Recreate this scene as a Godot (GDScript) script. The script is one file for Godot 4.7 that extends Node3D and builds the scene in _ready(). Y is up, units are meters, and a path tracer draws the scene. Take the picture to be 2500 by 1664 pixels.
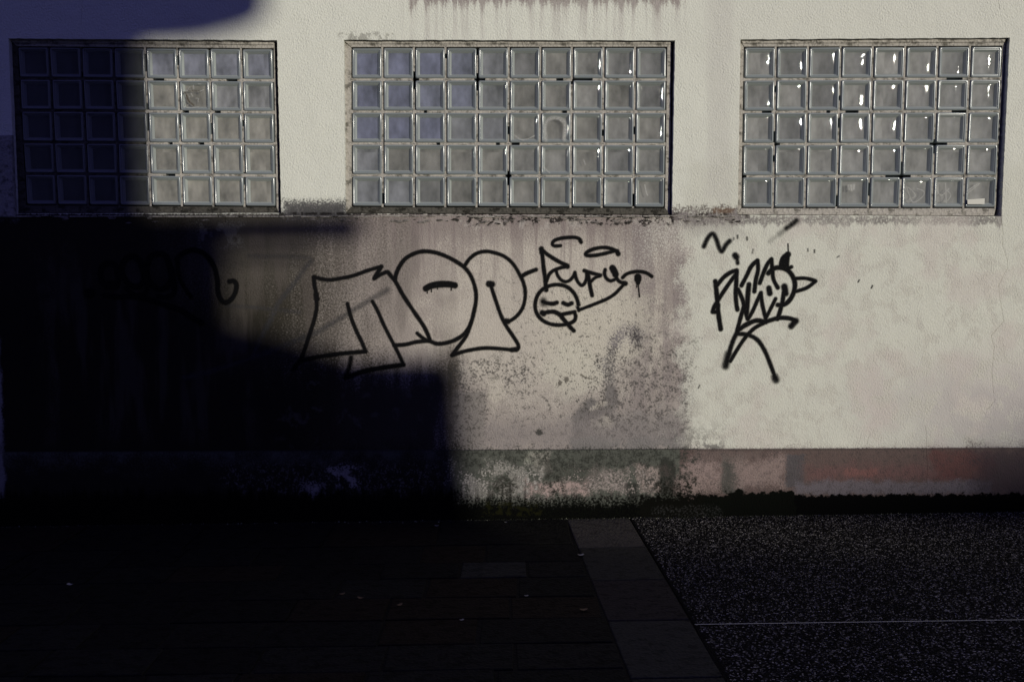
extends Node3D
# A graffitied rendered wall with three glass block windows in low winter sun. Units are metres, the wall face is z = 0, the street is +z.

const SUN_AZ := 32.0
const SUN_EL := 9.0
const SLOPE := 0.0146          # the street climbs gently towards +x
const SLOPE_X := 0.73
const TEX_X0 := -3.75
const TEX_Y1 := 3.6
const TEX_W := 7.5
const TEX_H := 3.75
const TW := 2048
const TH := 1024

var rng := RandomNumberGenerator.new()
var building: Node3D
var N := []                    # byte noise fields the size of the wall texture
var R := PackedFloat32Array()
var G := PackedFloat32Array()
var B := PackedFloat32Array()
var names := {}
var tilt := 0.0


func _ready() -> void:
	rng.seed = 7
	# ---- camera, sky, sun, exposure
	var cam := Camera3D.new()
	cam.name = "camera"
	cam.position = Vector3(0, 1.66, 6.23)
	cam.rotation_degrees = Vector3(-4.86, 0, 0)
	cam.fov = 2.0 * rad_to_deg(atan(832.0 / 2429.0))
	cam.near = 0.05
	cam.far = 400.0
	add_child(cam)
	var env := Environment.new()
	env.background_mode = Environment.BG_SKY
	var sm := ProceduralSkyMaterial.new()
	sm.sky_top_color = Color(0.45, 0.46, 0.86)
	sm.sky_horizon_color = Color(0.60, 0.63, 0.92)
	sm.sky_curve = 0.12
	sm.ground_bottom_color = Color(0.05, 0.05, 0.055)
	sm.ground_horizon_color = Color(0.12, 0.12, 0.14)
	sm.sun_angle_max = 3.0
	sm.sun_curve = 0.05
	var sky := Sky.new()
	sky.sky_material = sm
	env.sky = sky
	env.background_energy_multiplier = 0.34
	env.tonemap_mode = Environment.TONE_MAPPER_LINEAR
	env.tonemap_exposure = 0.93
	env.sdfgi_enabled = true
	env.ssao_enabled = true
	env.ssil_enabled = true
	var we := WorldEnvironment.new()
	we.name = "world_environment"
	we.environment = env
	add_child(we)
	var sun := DirectionalLight3D.new()
	sun.name = "sun"
	sun.light_energy = 1.0
	sun.light_color = Color(1.0, 0.98, 0.92)
	sun.light_angular_distance = 0.7
	sun.shadow_enabled = true
	sun.rotation_degrees = Vector3(-SUN_EL, SUN_AZ, 0)
	add_child(sun)

	# ---- the setting
	make_textures()
	ground_and_street()
	building = thing("building", "pale rendered building with three glass block windows and black graffiti over a stained lower wall", "building", Vector3.ZERO)
	wall()
	windows()
	ledge_and_pilaster()
	graffiti()
	opposite_side()
	litter()


# ---------------------------------------------------------------- helpers
func thing(called: String, label: String, category: String, at: Vector3) -> Node3D:
	var o := Node3D.new()
	o.name = called
	add_child(o, true)
	o.position = at
	o.set_meta("label", label)
	o.set_meta("category", category)
	return o


func numbered(called: String, parent: Node) -> String:
	var key := str(parent.get_instance_id()) + called
	var n: int = names.get(key, 0)
	names[key] = n + 1
	return called if n == 0 else "%s_%03d" % [called, n]


func put(called: String, mesh: Mesh, parent: Node, m: Material = null) -> MeshInstance3D:
	var o := MeshInstance3D.new()
	o.name = numbered(called, parent)
	o.mesh = mesh
	if m:
		o.material_override = null
		for i in mesh.get_surface_count():
			o.set_surface_override_material(i, m)
	parent.add_child(o, true)
	return o


func st_new() -> SurfaceTool:
	var st := SurfaceTool.new()
	st.begin(Mesh.PRIMITIVE_TRIANGLES)
	return st


func quad(st: SurfaceTool, a: Vector3, b: Vector3, c: Vector3, d: Vector3, uv := []) -> void:
	# a b c d counter-clockwise seen from outside; Godot wants clockwise
	var p := [a, d, c, a, c, b]
	var k := [0, 3, 2, 0, 2, 1]
	var n := (b - a).cross(c - a).normalized()
	for i in 6:
		st.set_normal(n)
		if uv.size() == 4:
			st.set_uv(uv[k[i]])
		st.add_vertex(p[i])


func slab(st: SurfaceTool, poly: Array, z0: float, z1: float, bevel := 0.0) -> void:
	# a convex counter-clockwise polygon in x, y pushed from z0 (back) to z1 (front), its front edge bevelled
	var n := poly.size()
	var c := Vector2.ZERO
	for p in poly:
		c += p / n
	var inner := []
	for p in poly:
		var v: Vector2 = c - p
		inner.append(p + Vector2(signf(v.x), signf(v.y)) * bevel)
	for i in n:
		var j := (i + 1) % n
		var a: Vector2 = poly[i]
		var b: Vector2 = poly[j]
		quad(st, Vector3(a.x, a.y, z1 - bevel), Vector3(a.x, a.y, z0), Vector3(b.x, b.y, z0), Vector3(b.x, b.y, z1 - bevel))
		var e: Vector2 = inner[i]
		var f: Vector2 = inner[j]
		if bevel > 0.0:
			quad(st, Vector3(e.x, e.y, z1), Vector3(a.x, a.y, z1 - bevel), Vector3(b.x, b.y, z1 - bevel), Vector3(f.x, f.y, z1))
		if i > 0 and i < n - 1:
			var o: Vector2 = inner[0]
			tri(st, Vector3(o.x, o.y, z1), Vector3(e.x, e.y, z1), Vector3(f.x, f.y, z1))
			tri(st, Vector3(poly[0].x, poly[0].y, z0), Vector3(b.x, b.y, z0), Vector3(a.x, a.y, z0))


func tri(st: SurfaceTool, a: Vector3, b: Vector3, c: Vector3) -> void:
	var n := (b - a).cross(c - a).normalized()
	for p in [a, c, b]:
		st.set_normal(n)
		st.add_vertex(p)


func box(st: SurfaceTool, lo: Vector3, hi: Vector3, bevel := 0.0) -> void:
	slab(st, [Vector2(lo.x, lo.y), Vector2(hi.x, lo.y), Vector2(hi.x, hi.y), Vector2(lo.x, hi.y)], lo.z, hi.z, bevel)


func lin(r: float, g: float, b: float) -> Color:
	return Color(r, g, b).linear_to_srgb()


func mat(c: Color, rough := 0.9, spec := 0.3) -> StandardMaterial3D:
	var m := StandardMaterial3D.new()
	m.albedo_color = c
	m.roughness = rough
	m.metallic_specular = spec
	return m


func noise(sd: int, freq: float, oct := 4, gain := 0.5, kind := FastNoiseLite.TYPE_SIMPLEX_SMOOTH) -> FastNoiseLite:
	var n := FastNoiseLite.new()
	n.seed = sd
	n.noise_type = kind
	n.frequency = freq
	n.fractal_type = FastNoiseLite.FRACTAL_FBM
	n.fractal_octaves = oct
	n.fractal_gain = gain
	return n


# ---------------------------------------------------------------- the painted wall
func field(sd: int, freq: float, oct: int, gain: float, w := TW, h := TH) -> PackedByteArray:
	var im := noise(sd, freq, oct, gain).get_image(w, h, false, false, true)
	if w != TW or h != TH:
		im.resize(TW, TH, Image.INTERPOLATE_CUBIC)
	im.convert(Image.FORMAT_L8)
	return im.get_data()


func blot(round_: int, x0: float, y0: float, x1: float, y1: float, soft: float, rough: float, nf: int, c: Array, a: float, speck := 0.0, sf := 2, sw := 0.08, fade := 0) -> void:
	# one coat of colour c between x0..x1, y0..y1 (metres); soft is the width of its edge in metres, rough how far noise field nf pushes the edge about;
	# speck > 0 keeps only what lies above that level of noise field sf; fade 1..4 thins the coat towards left, right, top, bottom
	var m := soft * 1.6 + rough
	var i0 := clampi(int((x0 - m - TEX_X0) / TEX_W * TW), 0, TW - 1)
	var i1 := clampi(int((x1 + m - TEX_X0) / TEX_W * TW), 0, TW - 1)
	var j0 := clampi(int((TEX_Y1 - y1 - m) / TEX_H * TH), 0, TH - 1)
	var j1 := clampi(int((TEX_Y1 - y0 + m) / TEX_H * TH), 0, TH - 1)
	var cx := (x0 + x1) / 2
	var cy := (y0 + y1) / 2
	var rx := (x1 - x0) / 2
	var ry := (y1 - y0) / 2
	var rm := minf(rx, ry)
	var nn: PackedByteArray = N[nf]
	var ns: PackedByteArray = N[sf]
	var n6: PackedByteArray = N[6]
	var n2: PackedByteArray = N[2]
	var grain := 0.75 if soft > 0.012 else 0.2
	var cr: float = c[0]
	var cg: float = c[1]
	var cb: float = c[2]
	for j in range(j0, j1 + 1):
		var yr := TEX_Y1 - (j + 0.5) * TEX_H / TH
		var row := j * TW
		for i in range(i0, i1 + 1):
			var x := TEX_X0 + (i + 0.5) * TEX_W / TW
			var ax := absf(x - cx)
			var y := yr - tilt * x
			var ay := absf(y - cy)
			var d: float
			if round_ == 1:
				d = (1.0 - sqrt(ax * ax / (rx * rx) + ay * ay / (ry * ry))) * rm
			else:
				d = minf(rx - ax, ry - ay)
			d += (nn[row + i] / 127.5 - 1.0) * rough
			var t := clampf(d / soft + 0.5 + ((n6[row + i] * 0.55 + n2[row + i] * 0.45) / 127.5 - 1.0) * grain, 0.0, 1.0)
			if t <= 0.0:
				continue
			t = t * t * (3.0 - 2.0 * t) * a
			if speck > 0.0:
				t *= clampf((ns[row + i] / 255.0 - speck) / sw, 0.0, 1.0)
			if fade > 0:
				var f: float
				match fade:
					1: f = (x - x0) / (x1 - x0)
					2: f = (x1 - x) / (x1 - x0)
					3: f = (y1 - y) / (y1 - y0)
					_: f = (y - y0) / (y1 - y0)
				t *= clampf(f, 0.0, 1.0)
			var k := row + i
			R[k] += (cr - R[k]) * t
			G[k] += (cg - G[k]) * t
			B[k] += (cb - B[k]) * t


func brush(pts: Array, soft: float, rough: float, nf: int, c: Array, a: float, speck := 0.0, sf := 7, sw := 0.2) -> void:
	# a swept smear: pts are x, y, half width
	var lo := Vector2(1e9, 1e9)
	var hi := -lo
	for p in pts:
		var m: float = p.z + soft + rough
		lo = lo.min(Vector2(p.x - m, p.y - m))
		hi = hi.max(Vector2(p.x + m, p.y + m))
	var nn: PackedByteArray = N[nf]
	var ns: PackedByteArray = N[sf]
	var n6: PackedByteArray = N[6]
	var n2: PackedByteArray = N[2]
	for j in range(clampi(int((TEX_Y1 - hi.y) / TEX_H * TH), 0, TH - 1), clampi(int((TEX_Y1 - lo.y) / TEX_H * TH) + 1, 0, TH)):
		var y := TEX_Y1 - (j + 0.5) * TEX_H / TH
		for i in range(clampi(int((lo.x - TEX_X0) / TEX_W * TW), 0, TW - 1), clampi(int((hi.x - TEX_X0) / TEX_W * TW) + 1, 0, TW)):
			var q := Vector2(TEX_X0 + (i + 0.5) * TEX_W / TW, y)
			var d := -1.0
			for s in pts.size() - 1:
				var u: Vector3 = pts[s]
				var v: Vector3 = pts[s + 1]
				var e := Vector2(v.x - u.x, v.y - u.y)
				var t := clampf((q - Vector2(u.x, u.y)).dot(e) / e.length_squared(), 0.0, 1.0)
				d = maxf(d, lerpf(u.z, v.z, t) - q.distance_to(Vector2(u.x, u.y) + e * t))
			var k := j * TW + i
			d += (nn[k] / 127.5 - 1.0) * rough
			var w := clampf(d / soft + 0.5 + ((n6[k] * 0.55 + n2[k] * 0.45) / 127.5 - 1.0) * 0.6, 0.0, 1.0)
			if w <= 0.0:
				continue
			w = w * w * (3.0 - 2.0 * w) * a
			if speck > 0.0:
				w *= clampf((ns[k] / 255.0 - speck) / sw, 0.0, 1.0)
			R[k] += (c[0] - R[k]) * w
			G[k] += (c[1] - G[k]) * w
			B[k] += (c[2] - B[k]) * w


var wall_tex: ImageTexture
var wall_nrm: ImageTexture
var wall_mat: StandardMaterial3D
var wall_h: PackedByteArray


func make_textures() -> void:
	N = [
		field(11, 0.006, 4, 0.55),                  # 0 large clouds
		field(12, 0.022, 4, 0.6),                   # 1 hand-sized
		field(13, 0.20, 3, 0.65),                   # 2 specks
		field(14, 0.055, 4, 0.65, TW, 40),          # 3 runs down the wall
		field(15, 0.016, 4, 0.6, TW, 150),          # 4 broad runs
		field(16, 0.06, 4, 0.7),                    # 5 clustered specks
		field(17, 0.31, 2, 0.7),                    # 6 grain
	]
	var mould := PackedByteArray()             # 7 fine specks gathered in clusters
	mould.resize(TW * TH)
	var m2: PackedByteArray = N[2]
	var m5: PackedByteArray = N[5]
	for k in TW * TH:
		mould[k] = clampi(int((m2[k] - 128) * 0.8 + (m5[k] - 128) * 0.75 + 128), 0, 255)
	N.append(mould)
	var n := TW * TH
	R.resize(n)
	G.resize(n)
	B.resize(n)
	var a0: PackedByteArray = N[0]
	var a1: PackedByteArray = N[1]
	var a2: PackedByteArray = N[2]
	var a3: PackedByteArray = N[3]
	for k in n:
		var v := 0.60 * (1.0 + (a0[k] - 128) * 0.0006 + (a1[k] - 128) * 0.0005 + (a2[k] - 128) * 0.0004 + (a3[k] - 128) * 0.0005)
		R[k] = v
		G[k] = v * (1.0 - (a0[k] - 128) * 0.00025)
		B[k] = v * 0.875
	blot(0, -5.2179, -0.6367, 5.6668, 5.3489, 0.0256, 0, 0, [0.34, 0.3, 0.275], 1, 0, 2, 0.08, 0)
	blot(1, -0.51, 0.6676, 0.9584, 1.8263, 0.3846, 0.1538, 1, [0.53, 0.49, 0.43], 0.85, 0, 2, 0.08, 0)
	blot(0, -3.1568, 1.6994, 1.0677, 1.9402, 0.1538, 0.1026, 4, [0.2, 0.165, 0.16], 0.75, 0, 2, 0.08, 4)
	blot(0, -1.1458, 1.2644, 1.074, 1.9276, 0.1538, 0.1538, 3, [0.23, 0.19, 0.185], 0.7, 0.5, 3, 0.2, 4)
	blot(0, 0.7387, 0.4445, 1.1431, 1.9023, 0.1026, 0.0769, 3, [0.25, 0.215, 0.21], 0.7, 0.4, 4, 0.2, 0)
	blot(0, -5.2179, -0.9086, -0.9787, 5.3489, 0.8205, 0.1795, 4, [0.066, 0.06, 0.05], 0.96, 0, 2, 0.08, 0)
	blot(0, -5.2179, -0.9086, -1.931, 5.3489, 0.6667, 0.1538, 4, [0.02, 0.018, 0.013], 0.9, 0, 2, 0.08, 0)  # deepens the shade of the far left wall in the paint
	blot(0, -5.5456, -0.9086, -0.3492, 0.9801, 0.2308, 0.1282, 4, [0.035, 0.031, 0.02], 0.93, 0, 2, 0.08, 0)  # cast shade painted into the coat, out to the shadow's edge
	blot(0, -5.5089, -0.9086, -1.2962, 1.4697, 0.4103, 0.1538, 4, [0.02, 0.018, 0.013], 0.8, 0, 2, 0.08, 0)  # more painted shade low on the left
	blot(0, -1.7594, 1.0579, -0.3865, 1.8263, 0.2051, 0.1538, 0, [0.14, 0.12, 0.11], 0.35, 0.5, 4, 0.2, 0)
	blot(0, -5.2179, 1.9225, 5.4749, 5.3489, 0.0103, 0.0077, 2, [0.675, 0.682, 0.605], 1, 0, 2, 0.08, 0)
	blot(0, 1.0921, 1.9225, 5.4749, 5.3489, 0.7692, 0.1538, 0, [0.635, 0.635, 0.565], 0.9, 0, 2, 0.08, 0)
	blot(0, 1.0701, 0.4498, 5.5853, 2.2297, 0.1026, 0.0872, 1, [0.6, 0.6, 0.527], 0.9, 0, 2, 0.08, 0)
	blot(0, 1.1411, 0.4498, 5.5853, 2.2297, 0.1179, 0.0564, 4, [0.6, 0.6, 0.527], 1, 0, 2, 0.08, 0)
	blot(0, -1.9471, 1.7248, -1.6801, 1.8618, 0.0359, 0.041, 2, [0.15, 0.145, 0.13], 0.7, 0.42, 1, 0.1, 0)
	blot(0, -3.9472, 0.1008, -3.226, 1.92, 0.0256, 0.0205, 1, [0.3, 0.29, 0.28], 0.9, 0, 2, 0.08, 0)
	blot(0, -2.9404, 0.484, -1.6359, 1.623, 0.3077, 0.1538, 1, [0.06, 0.055, 0.045], 0.6, 0.5, 4, 0.2, 0)
	blot(0, -0.5987, 3.1944, 1.0259, 3.4134, 0.0667, 0.0769, 3, [0.16, 0.11, 0.11], 0.85, 0, 2, 0.08, 0)
	blot(0, 0.0499, 3.0575, 1.0328, 3.4134, 0.1026, 0.0872, 3, [0.3, 0.245, 0.24], 0.75, 0.46, 3, 0.18, 4)
	blot(0, -0.6236, 2.9741, 1.034, 3.4134, 0.1538, 0.0513, 4, [0.5, 0.48, 0.44], 0.5, 0.45, 3, 0.2, 0)
	blot(0, 1.199, 2.0286, 1.335, 3.3163, 0.0667, 0.0359, 4, [0.49, 0.47, 0.44], 0.35, 0, 2, 0.08, 0)
	blot(0, -1.4244, 1.8897, -1.0292, 2.0033, 0.041, 0.0231, 2, [0.072, 0.07, 0.072], 0.95, 0, 2, 0.08, 0)
	blot(0, -1.4247, 1.8897, -1.0292, 1.9882, 0.0154, 0.0128, 2, [0.2, 0.19, 0.185], 0.6, 0.55, 7, 0.2, 0)
	blot(0, 0.9925, 1.8897, 1.4394, 1.9705, 0.0256, 0.0333, 5, [0.14, 0.12, 0.11], 0.85, 0.3, 2, 0.2, 0)
	blot(0, 1.2472, 1.9225, 1.3878, 1.9579, 0.0128, 0.0128, 5, [0.12, 0.06, 0.03], 0.7, 0, 2, 0.08, 0)
	blot(0, -3.9413, 1.9023, -3.0821, 2.0286, 0.0513, 0.0513, 1, [0.2, 0.2, 0.2], 0.6, 0, 2, 0.08, 0)
	blot(0, -1.0534, 2.9839, -0.7277, 3.0232, 0.0154, 0.0205, 5, [0.12, 0.11, 0.09], 0.5, 0.5, 5, 0.1, 0)
	blot(0, -0.3748, 0.405, -0.1612, 0.819, 0.0359, 0.0308, 2, [0.17, 0.16, 0.152], 0.7, 0, 2, 0.08, 0)
	blot(0, -0.3877, 0.405, -0.1508, 0.819, 0.041, 0.0359, 2, [0.06, 0.055, 0.05], 0.7, 0.5, 7, 0.2, 0)
	blot(0, -0.4124, 0.8242, 0.1034, 1.032, 0.1026, 0.0769, 1, [0.08, 0.075, 0.07], 0.8, 0.5, 7, 0.15, 0)
	blot(1, 0.2049, 0.9801, 0.9028, 1.4953, 0.2308, 0.1026, 1, [0.57, 0.54, 0.455], 0.6, 0, 2, 0.08, 0)
	blot(1, 0.206, 0.7773, 0.5845, 1.1096, 0.0769, 0.041, 1, [0.56, 0.535, 0.455], 0.75, 0, 2, 0.08, 0)
	blot(0, 0.3884, 0.4366, 1.0861, 0.6937, 0.1282, 0.0872, 1, [0.25, 0.235, 0.225], 0.75, 0, 2, 0.08, 0)
	blot(0, 0.6741, 0.4366, 1.0861, 0.6021, 0.1026, 0.0769, 1, [0.19, 0.18, 0.175], 0.6, 0, 2, 0.08, 0)
	brush([Vector3(0.4213, 0.3655, 0.0564), Vector3(0.4306, 0.5628, 0.0538), Vector3(0.4403, 0.6676, 0.0513), Vector3(0.4969, 0.7329, 0.0436)], 0.0359, 0.0333, 1, [0.125, 0.12, 0.12], 0.92, 0, 7, 0.2)
	brush([Vector3(0.4818, 0.6623, 0.0359), Vector3(0.5491, 0.678, 0.0333), Vector3(0.6212, 0.7198, 0.0436), Vector3(0.6307, 0.8242, 0.0359)], 0.0308, 0.0256, 1, [0.14, 0.13, 0.13], 0.9, 0, 7, 0.2)
	brush([Vector3(0.493, 0.5365, 0.041), Vector3(0.5322, 0.4971, 0.0564), Vector3(0.5974, 0.4577, 0.0615)], 0.0513, 0.0359, 1, [0.15, 0.142, 0.14], 0.85, 0, 7, 0.2)
	brush([Vector3(0.6263, 0.7329, 0.0385), Vector3(0.6173, 0.8762, 0.0333), Vector3(0.6138, 0.9931, 0.0308), Vector3(0.6362, 1.0838, 0.0256), Vector3(0.6639, 1.1509, 0.0256)], 0.0333, 0.0308, 2, [0.17, 0.16, 0.155], 0.95, 0.22, 2, 0.3)
	brush([Vector3(0.5884, 0.9412, 0.0205), Vector3(0.5673, 1.0061, 0.0231), Vector3(0.5468, 0.9801, 0.0179)], 0.0256, 0.0308, 2, [0.26, 0.245, 0.235], 0.8, 0.3, 2, 0.3)
	brush([Vector3(0.6487, 1.1303, 0.0308), Vector3(0.6842, 1.1819, 0.0333), Vector3(0.7458, 1.1974, 0.041), Vector3(0.7874, 1.1561, 0.0436)], 0.0615, 0.041, 2, [0.22, 0.2, 0.205], 0.9, 0.2, 2, 0.4)
	brush([Vector3(0.769, 1.1974, 0.0179), Vector3(0.7927, 1.1458, 0.0308), Vector3(0.7878, 1.1148, 0.0205)], 0.0513, 0.0359, 5, [0.05, 0.046, 0.05], 0.95, 0.15, 2, 0.3)
	blot(1, 0.5544, 0.5733, 0.6432, 0.6571, 0.0231, 0.0179, 2, [0.45, 0.42, 0.36], 0.85, 0, 2, 0.08, 0)
	brush([Vector3(0.5074, 0.7042, 0.0128), Vector3(0.5487, 0.7251, 0.0154), Vector3(0.6003, 0.7407, 0.0103)], 0.0154, 0.0154, 2, [0.44, 0.41, 0.355], 0.8, 0, 7, 0.2)
	brush([Vector3(0.4337, 0.9152, 0.0056), Vector3(0.4751, 0.897, 0.0056), Vector3(0.5217, 0.8892, 0.0038)], 0.0077, 0.0051, 2, [0.1, 0.09, 0.07], 0.8, 0, 7, 0.2)
	blot(1, -0.155, 0.7198, -0.0466, 0.8892, 0.0359, 0.0205, 1, [0.55, 0.51, 0.44], 0.8, 0, 2, 0.08, 0)
	blot(0, -0.2578, 0.4366, 1.0861, 1.0061, 0.359, 0.1538, 1, [0.29, 0.258, 0.245], 0.5, 0, 2, 0.08, 3)
	blot(0, -0.4118, 0.4314, 1.0862, 1.1354, 0.1795, 0.1538, 0, [0.08, 0.074, 0.067], 0.75, 0.6, 7, 0.14, 3)
	blot(0, 0, 0.4314, 1.0862, 1.4697, 0.2308, 0.1538, 0, [0.09, 0.085, 0.08], 0.7, 0.7, 7, 0.08, 0)
	blot(0, 0.4377, 0.4314, 1.1433, 1.1096, 0.1538, 0.1282, 0, [0.07, 0.065, 0.06], 0.7, 0.57, 7, 0.16, 0)
	blot(0, -0.1814, 0.4366, 1.0861, 0.6152, 0.1154, 0.0769, 1, [0.24, 0.215, 0.21], 0.6, 0, 2, 0.08, 0)
	blot(0, 0.5926, 0.4445, 1.1431, 1.0579, 0.1026, 0.1026, 1, [0.12, 0.11, 0.105], 0.6, 0.45, 7, 0.25, 0)
	blot(1, 0.1504, 0.5313, 0.1946, 0.5733, 0.0103, 0.0077, 2, [0.05, 0.05, 0.045], 0.9, 0, 2, 0.08, 0)
	blot(1, 0.2893, 0.8502, 0.3152, 0.8866, 0.0077, 0.0077, 2, [0.08, 0.07, 0.06], 0.8, 0, 2, 0.08, 0)
	blot(1, 0.3279, 0.871, 0.3591, 0.9074, 0.0077, 0.0077, 2, [0.08, 0.07, 0.06], 0.8, 0, 2, 0.08, 0)
	blot(0, 1.0365, 0.4419, 1.325, 0.6414, 0.0615, 0.0667, 5, [0.12, 0.115, 0.11], 0.85, 0.42, 5, 0.15, 3)
	blot(0, 0.3764, 0.4366, 1.0861, 0.5103, 0.041, 0.041, 1, [0.2, 0.19, 0.185], 0.65, 0, 2, 0.08, 0)
	blot(0, -1.4191, 0.4577, -0.3896, 0.9542, 0.1538, 0.1282, 4, [0.1, 0.093, 0.08], 0.6, 0.62, 1, 0.15, 0)
	blot(0, -1.4513, 1.9175, 1.0441, 1.9326, 0.0051, 0.0077, 5, [0.02, 0.018, 0.017], 0.9, 0.35, 3, 0.15, 0)
	blot(0, -0.3311, 1.8618, 1.1978, 1.9175, 0.0205, 0.0256, 5, [0.02, 0.018, 0.017], 0.95, 0.56, 5, 0.06, 0)
	blot(0, -0.331, 1.8365, 1.1982, 1.9225, 0.0256, 0.0256, 5, [0.42, 0.39, 0.36], 0.6, 0.6, 1, 0.1, 0)
	blot(0, 0.9931, 1.8972, 1.4775, 1.9276, 0.0077, 0.0128, 5, [0.025, 0.02, 0.016], 0.9, 0.4, 5, 0.1, 0)
	blot(1, 2.4478, 0.484, 3.7651, 1.0579, 0.359, 0.1538, 0, [0.5, 0.45, 0.435], 0.6, 0, 2, 0.08, 0)
	blot(0, 1.8081, 0.4498, 4.2864, 0.8762, 0.2821, 0.1538, 0, [0.31, 0.285, 0.3], 0.8, 0, 2, 0.08, 1)  # lavender coat also carries the soft shade towards the lower right
	blot(1, 2.1401, 0.5365, 2.4132, 1.0061, 0.1026, 0.1026, 1, [0.54, 0.47, 0.45], 0.4, 0, 2, 0.08, 0)
	blot(0, 1.0748, 1.8567, 3.0483, 1.9124, 0.0205, 0.0308, 3, [0.17, 0.155, 0.15], 0.85, 0.25, 2, 0.2, 0)
	blot(0, 1.0748, 1.7502, 3.0528, 1.9124, 0.0769, 0.0769, 3, [0.42, 0.4, 0.37], 0.5, 0.5, 3, 0.2, 4)
	blot(0, 0.9932, 1.7502, 1.4294, 1.92, 0.0513, 0.0872, 1, [0.24, 0.215, 0.21], 0.8, 0, 2, 0.08, 4)
	blot(0, 1.076, 0.4577, 3.2469, 1.8263, 0.2051, 0.1538, 0, [0.525, 0.51, 0.45], 0.7, 0.47, 1, 0.2, 0)
	blot(0, 1.076, 0.4577, 3.7665, 1.8263, 0.2051, 0.1538, 0, [0.55, 0.5, 0.46], 0.5, 0.55, 0, 0.2, 0)
	blot(0, 1.1365, 0.4577, 1.9482, 0.8762, 0.1538, 0.1538, 1, [0.47, 0.45, 0.4], 0.6, 0.5, 7, 0.2, 3)
	tilt = 0.0049
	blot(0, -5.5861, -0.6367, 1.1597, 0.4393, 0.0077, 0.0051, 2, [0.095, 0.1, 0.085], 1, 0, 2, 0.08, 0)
	blot(0, -5.5861, -0.6367, -0.369, 0.4393, 0.2564, 0.1026, 1, [0.022, 0.02, 0.014], 0.95, 0, 2, 0.08, 0)  # shade on the left skirting, painted as a near-black coat
	blot(0, 1.0653, -0.6367, 5.6668, 0.4393, 0.0077, 0.0026, 2, [0.115, 0.085, 0.078], 1, 0, 2, 0.08, 0)
	blot(0, -0.3642, 0.1088, 0.2479, 0.3523, 0.0769, 0.0667, 2, [0.3, 0.285, 0.26], 0.85, 0.42, 1, 0.12, 0)
	blot(0, -0.3646, 0.1088, 0.2479, 0.2599, 0.0615, 0.0667, 2, [0.38, 0.35, 0.325], 0.8, 0.5, 5, 0.1, 0)
	blot(1, 0.0728, 0.3418, 0.1951, 0.4366, 0.0256, 0.0205, 2, [0.26, 0.265, 0.22], 0.7, 0, 2, 0.08, 0)
	blot(0, 0.099, 0.146, 0.5086, 0.2414, 0.0308, 0.0359, 1, [0.44, 0.33, 0.31], 0.8, 0.2, 2, 0.2, 0)
	blot(0, 0.1299, 0.2995, 0.2473, 0.4208, 0.0256, 0.0308, 1, [0.28, 0.26, 0.23], 0.6, 0, 2, 0.08, 0)
	blot(0, 0.4945, 0.1672, 0.7302, 0.3127, 0.0462, 0.0513, 1, [0.38, 0.32, 0.3], 0.8, 0.25, 2, 0.2, 0)
	blot(0, 0.2471, 0.2308, 0.5732, 0.3523, 0.041, 0.041, 1, [0.06, 0.06, 0.052], 0.7, 0.3, 2, 0.2, 0)
	blot(0, 0.3897, 0.3259, 0.9108, 0.4366, 0.0513, 0.0359, 1, [0.07, 0.07, 0.062], 0.6, 0.35, 2, 0.2, 0)
	blot(0, 0.8067, 0.1539, 1.0172, 0.3259, 0.041, 0.0462, 1, [0.36, 0.29, 0.265], 0.8, 0.2, 2, 0.2, 0)
	blot(0, 0.9413, 0.1354, 1.0487, 0.3787, 0.0256, 0.0359, 1, [0.02, 0.02, 0.018], 0.85, 0, 2, 0.08, 0)
	blot(0, 0.7296, 0.1008, 0.8091, 0.2202, 0.0205, 0.0256, 1, [0.02, 0.02, 0.018], 0.8, 0, 2, 0.08, 0)
	blot(0, 0.8465, 0.1937, 0.9775, 0.2519, 0.0154, 0.0308, 5, [0.04, 0.04, 0.035], 0.7, 0.4, 5, 0.1, 0)
	blot(0, 1.0534, 0.1354, 1.3435, 0.3576, 0.0769, 0.0564, 1, [0.28, 0.215, 0.2], 0.9, 0.15, 2, 0.25, 0)
	blot(0, 1.331, 0.1354, 1.4661, 0.3998, 0.0359, 0.0462, 1, [0.07, 0.075, 0.068], 0.75, 0, 2, 0.08, 0)
	blot(0, 1.4172, 0.1937, 1.7465, 0.3787, 0.0769, 0.0462, 1, [0.26, 0.2, 0.185], 0.85, 0.1, 2, 0.25, 0)
	blot(0, 1.1693, 0.3629, 1.5865, 0.4314, 0.0308, 0.0256, 1, [0.16, 0.125, 0.115], 0.6, 0, 2, 0.08, 0)
	blot(0, 1.7417, 0.1884, 1.8588, 0.3998, 0.0128, 0.0128, 2, [0.085, 0.08, 0.085], 0.85, 0, 2, 0.08, 0)
	blot(0, 1.8605, 0.2202, 2.8143, 0.3259, 0.1026, 0.041, 1, [0.15, 0.086, 0.082], 0.85, 0, 2, 0.08, 0)
	blot(0, 2.1083, 0.2572, 2.318, 0.3048, 0.0205, 0.0154, 1, [0.2, 0.1, 0.09], 0.7, 0, 2, 0.08, 0)
	blot(0, 2.6769, 0.2202, 3.0488, 0.4182, 0.0769, 0.0615, 1, [0.12, 0.055, 0.052], 0.7, 0, 2, 0.08, 0)
	blot(0, 1.7979, 0.1354, 3.0523, 0.2255, 0.0359, 0.0308, 1, [0.15, 0.135, 0.15], 0.85, 0, 2, 0.08, 0)
	blot(0, 2.9361, 0.1141, 4.3057, 0.4366, 0.1282, 0.0513, 1, [0.05, 0.04, 0.048], 0.7, 0, 2, 0.08, 0)
	blot(0, 1.1692, 0.4235, 5.5873, 0.4393, 0.0077, 0.0051, 2, [0.07, 0.06, 0.055], 0.5, 0, 2, 0.08, 0)
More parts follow.
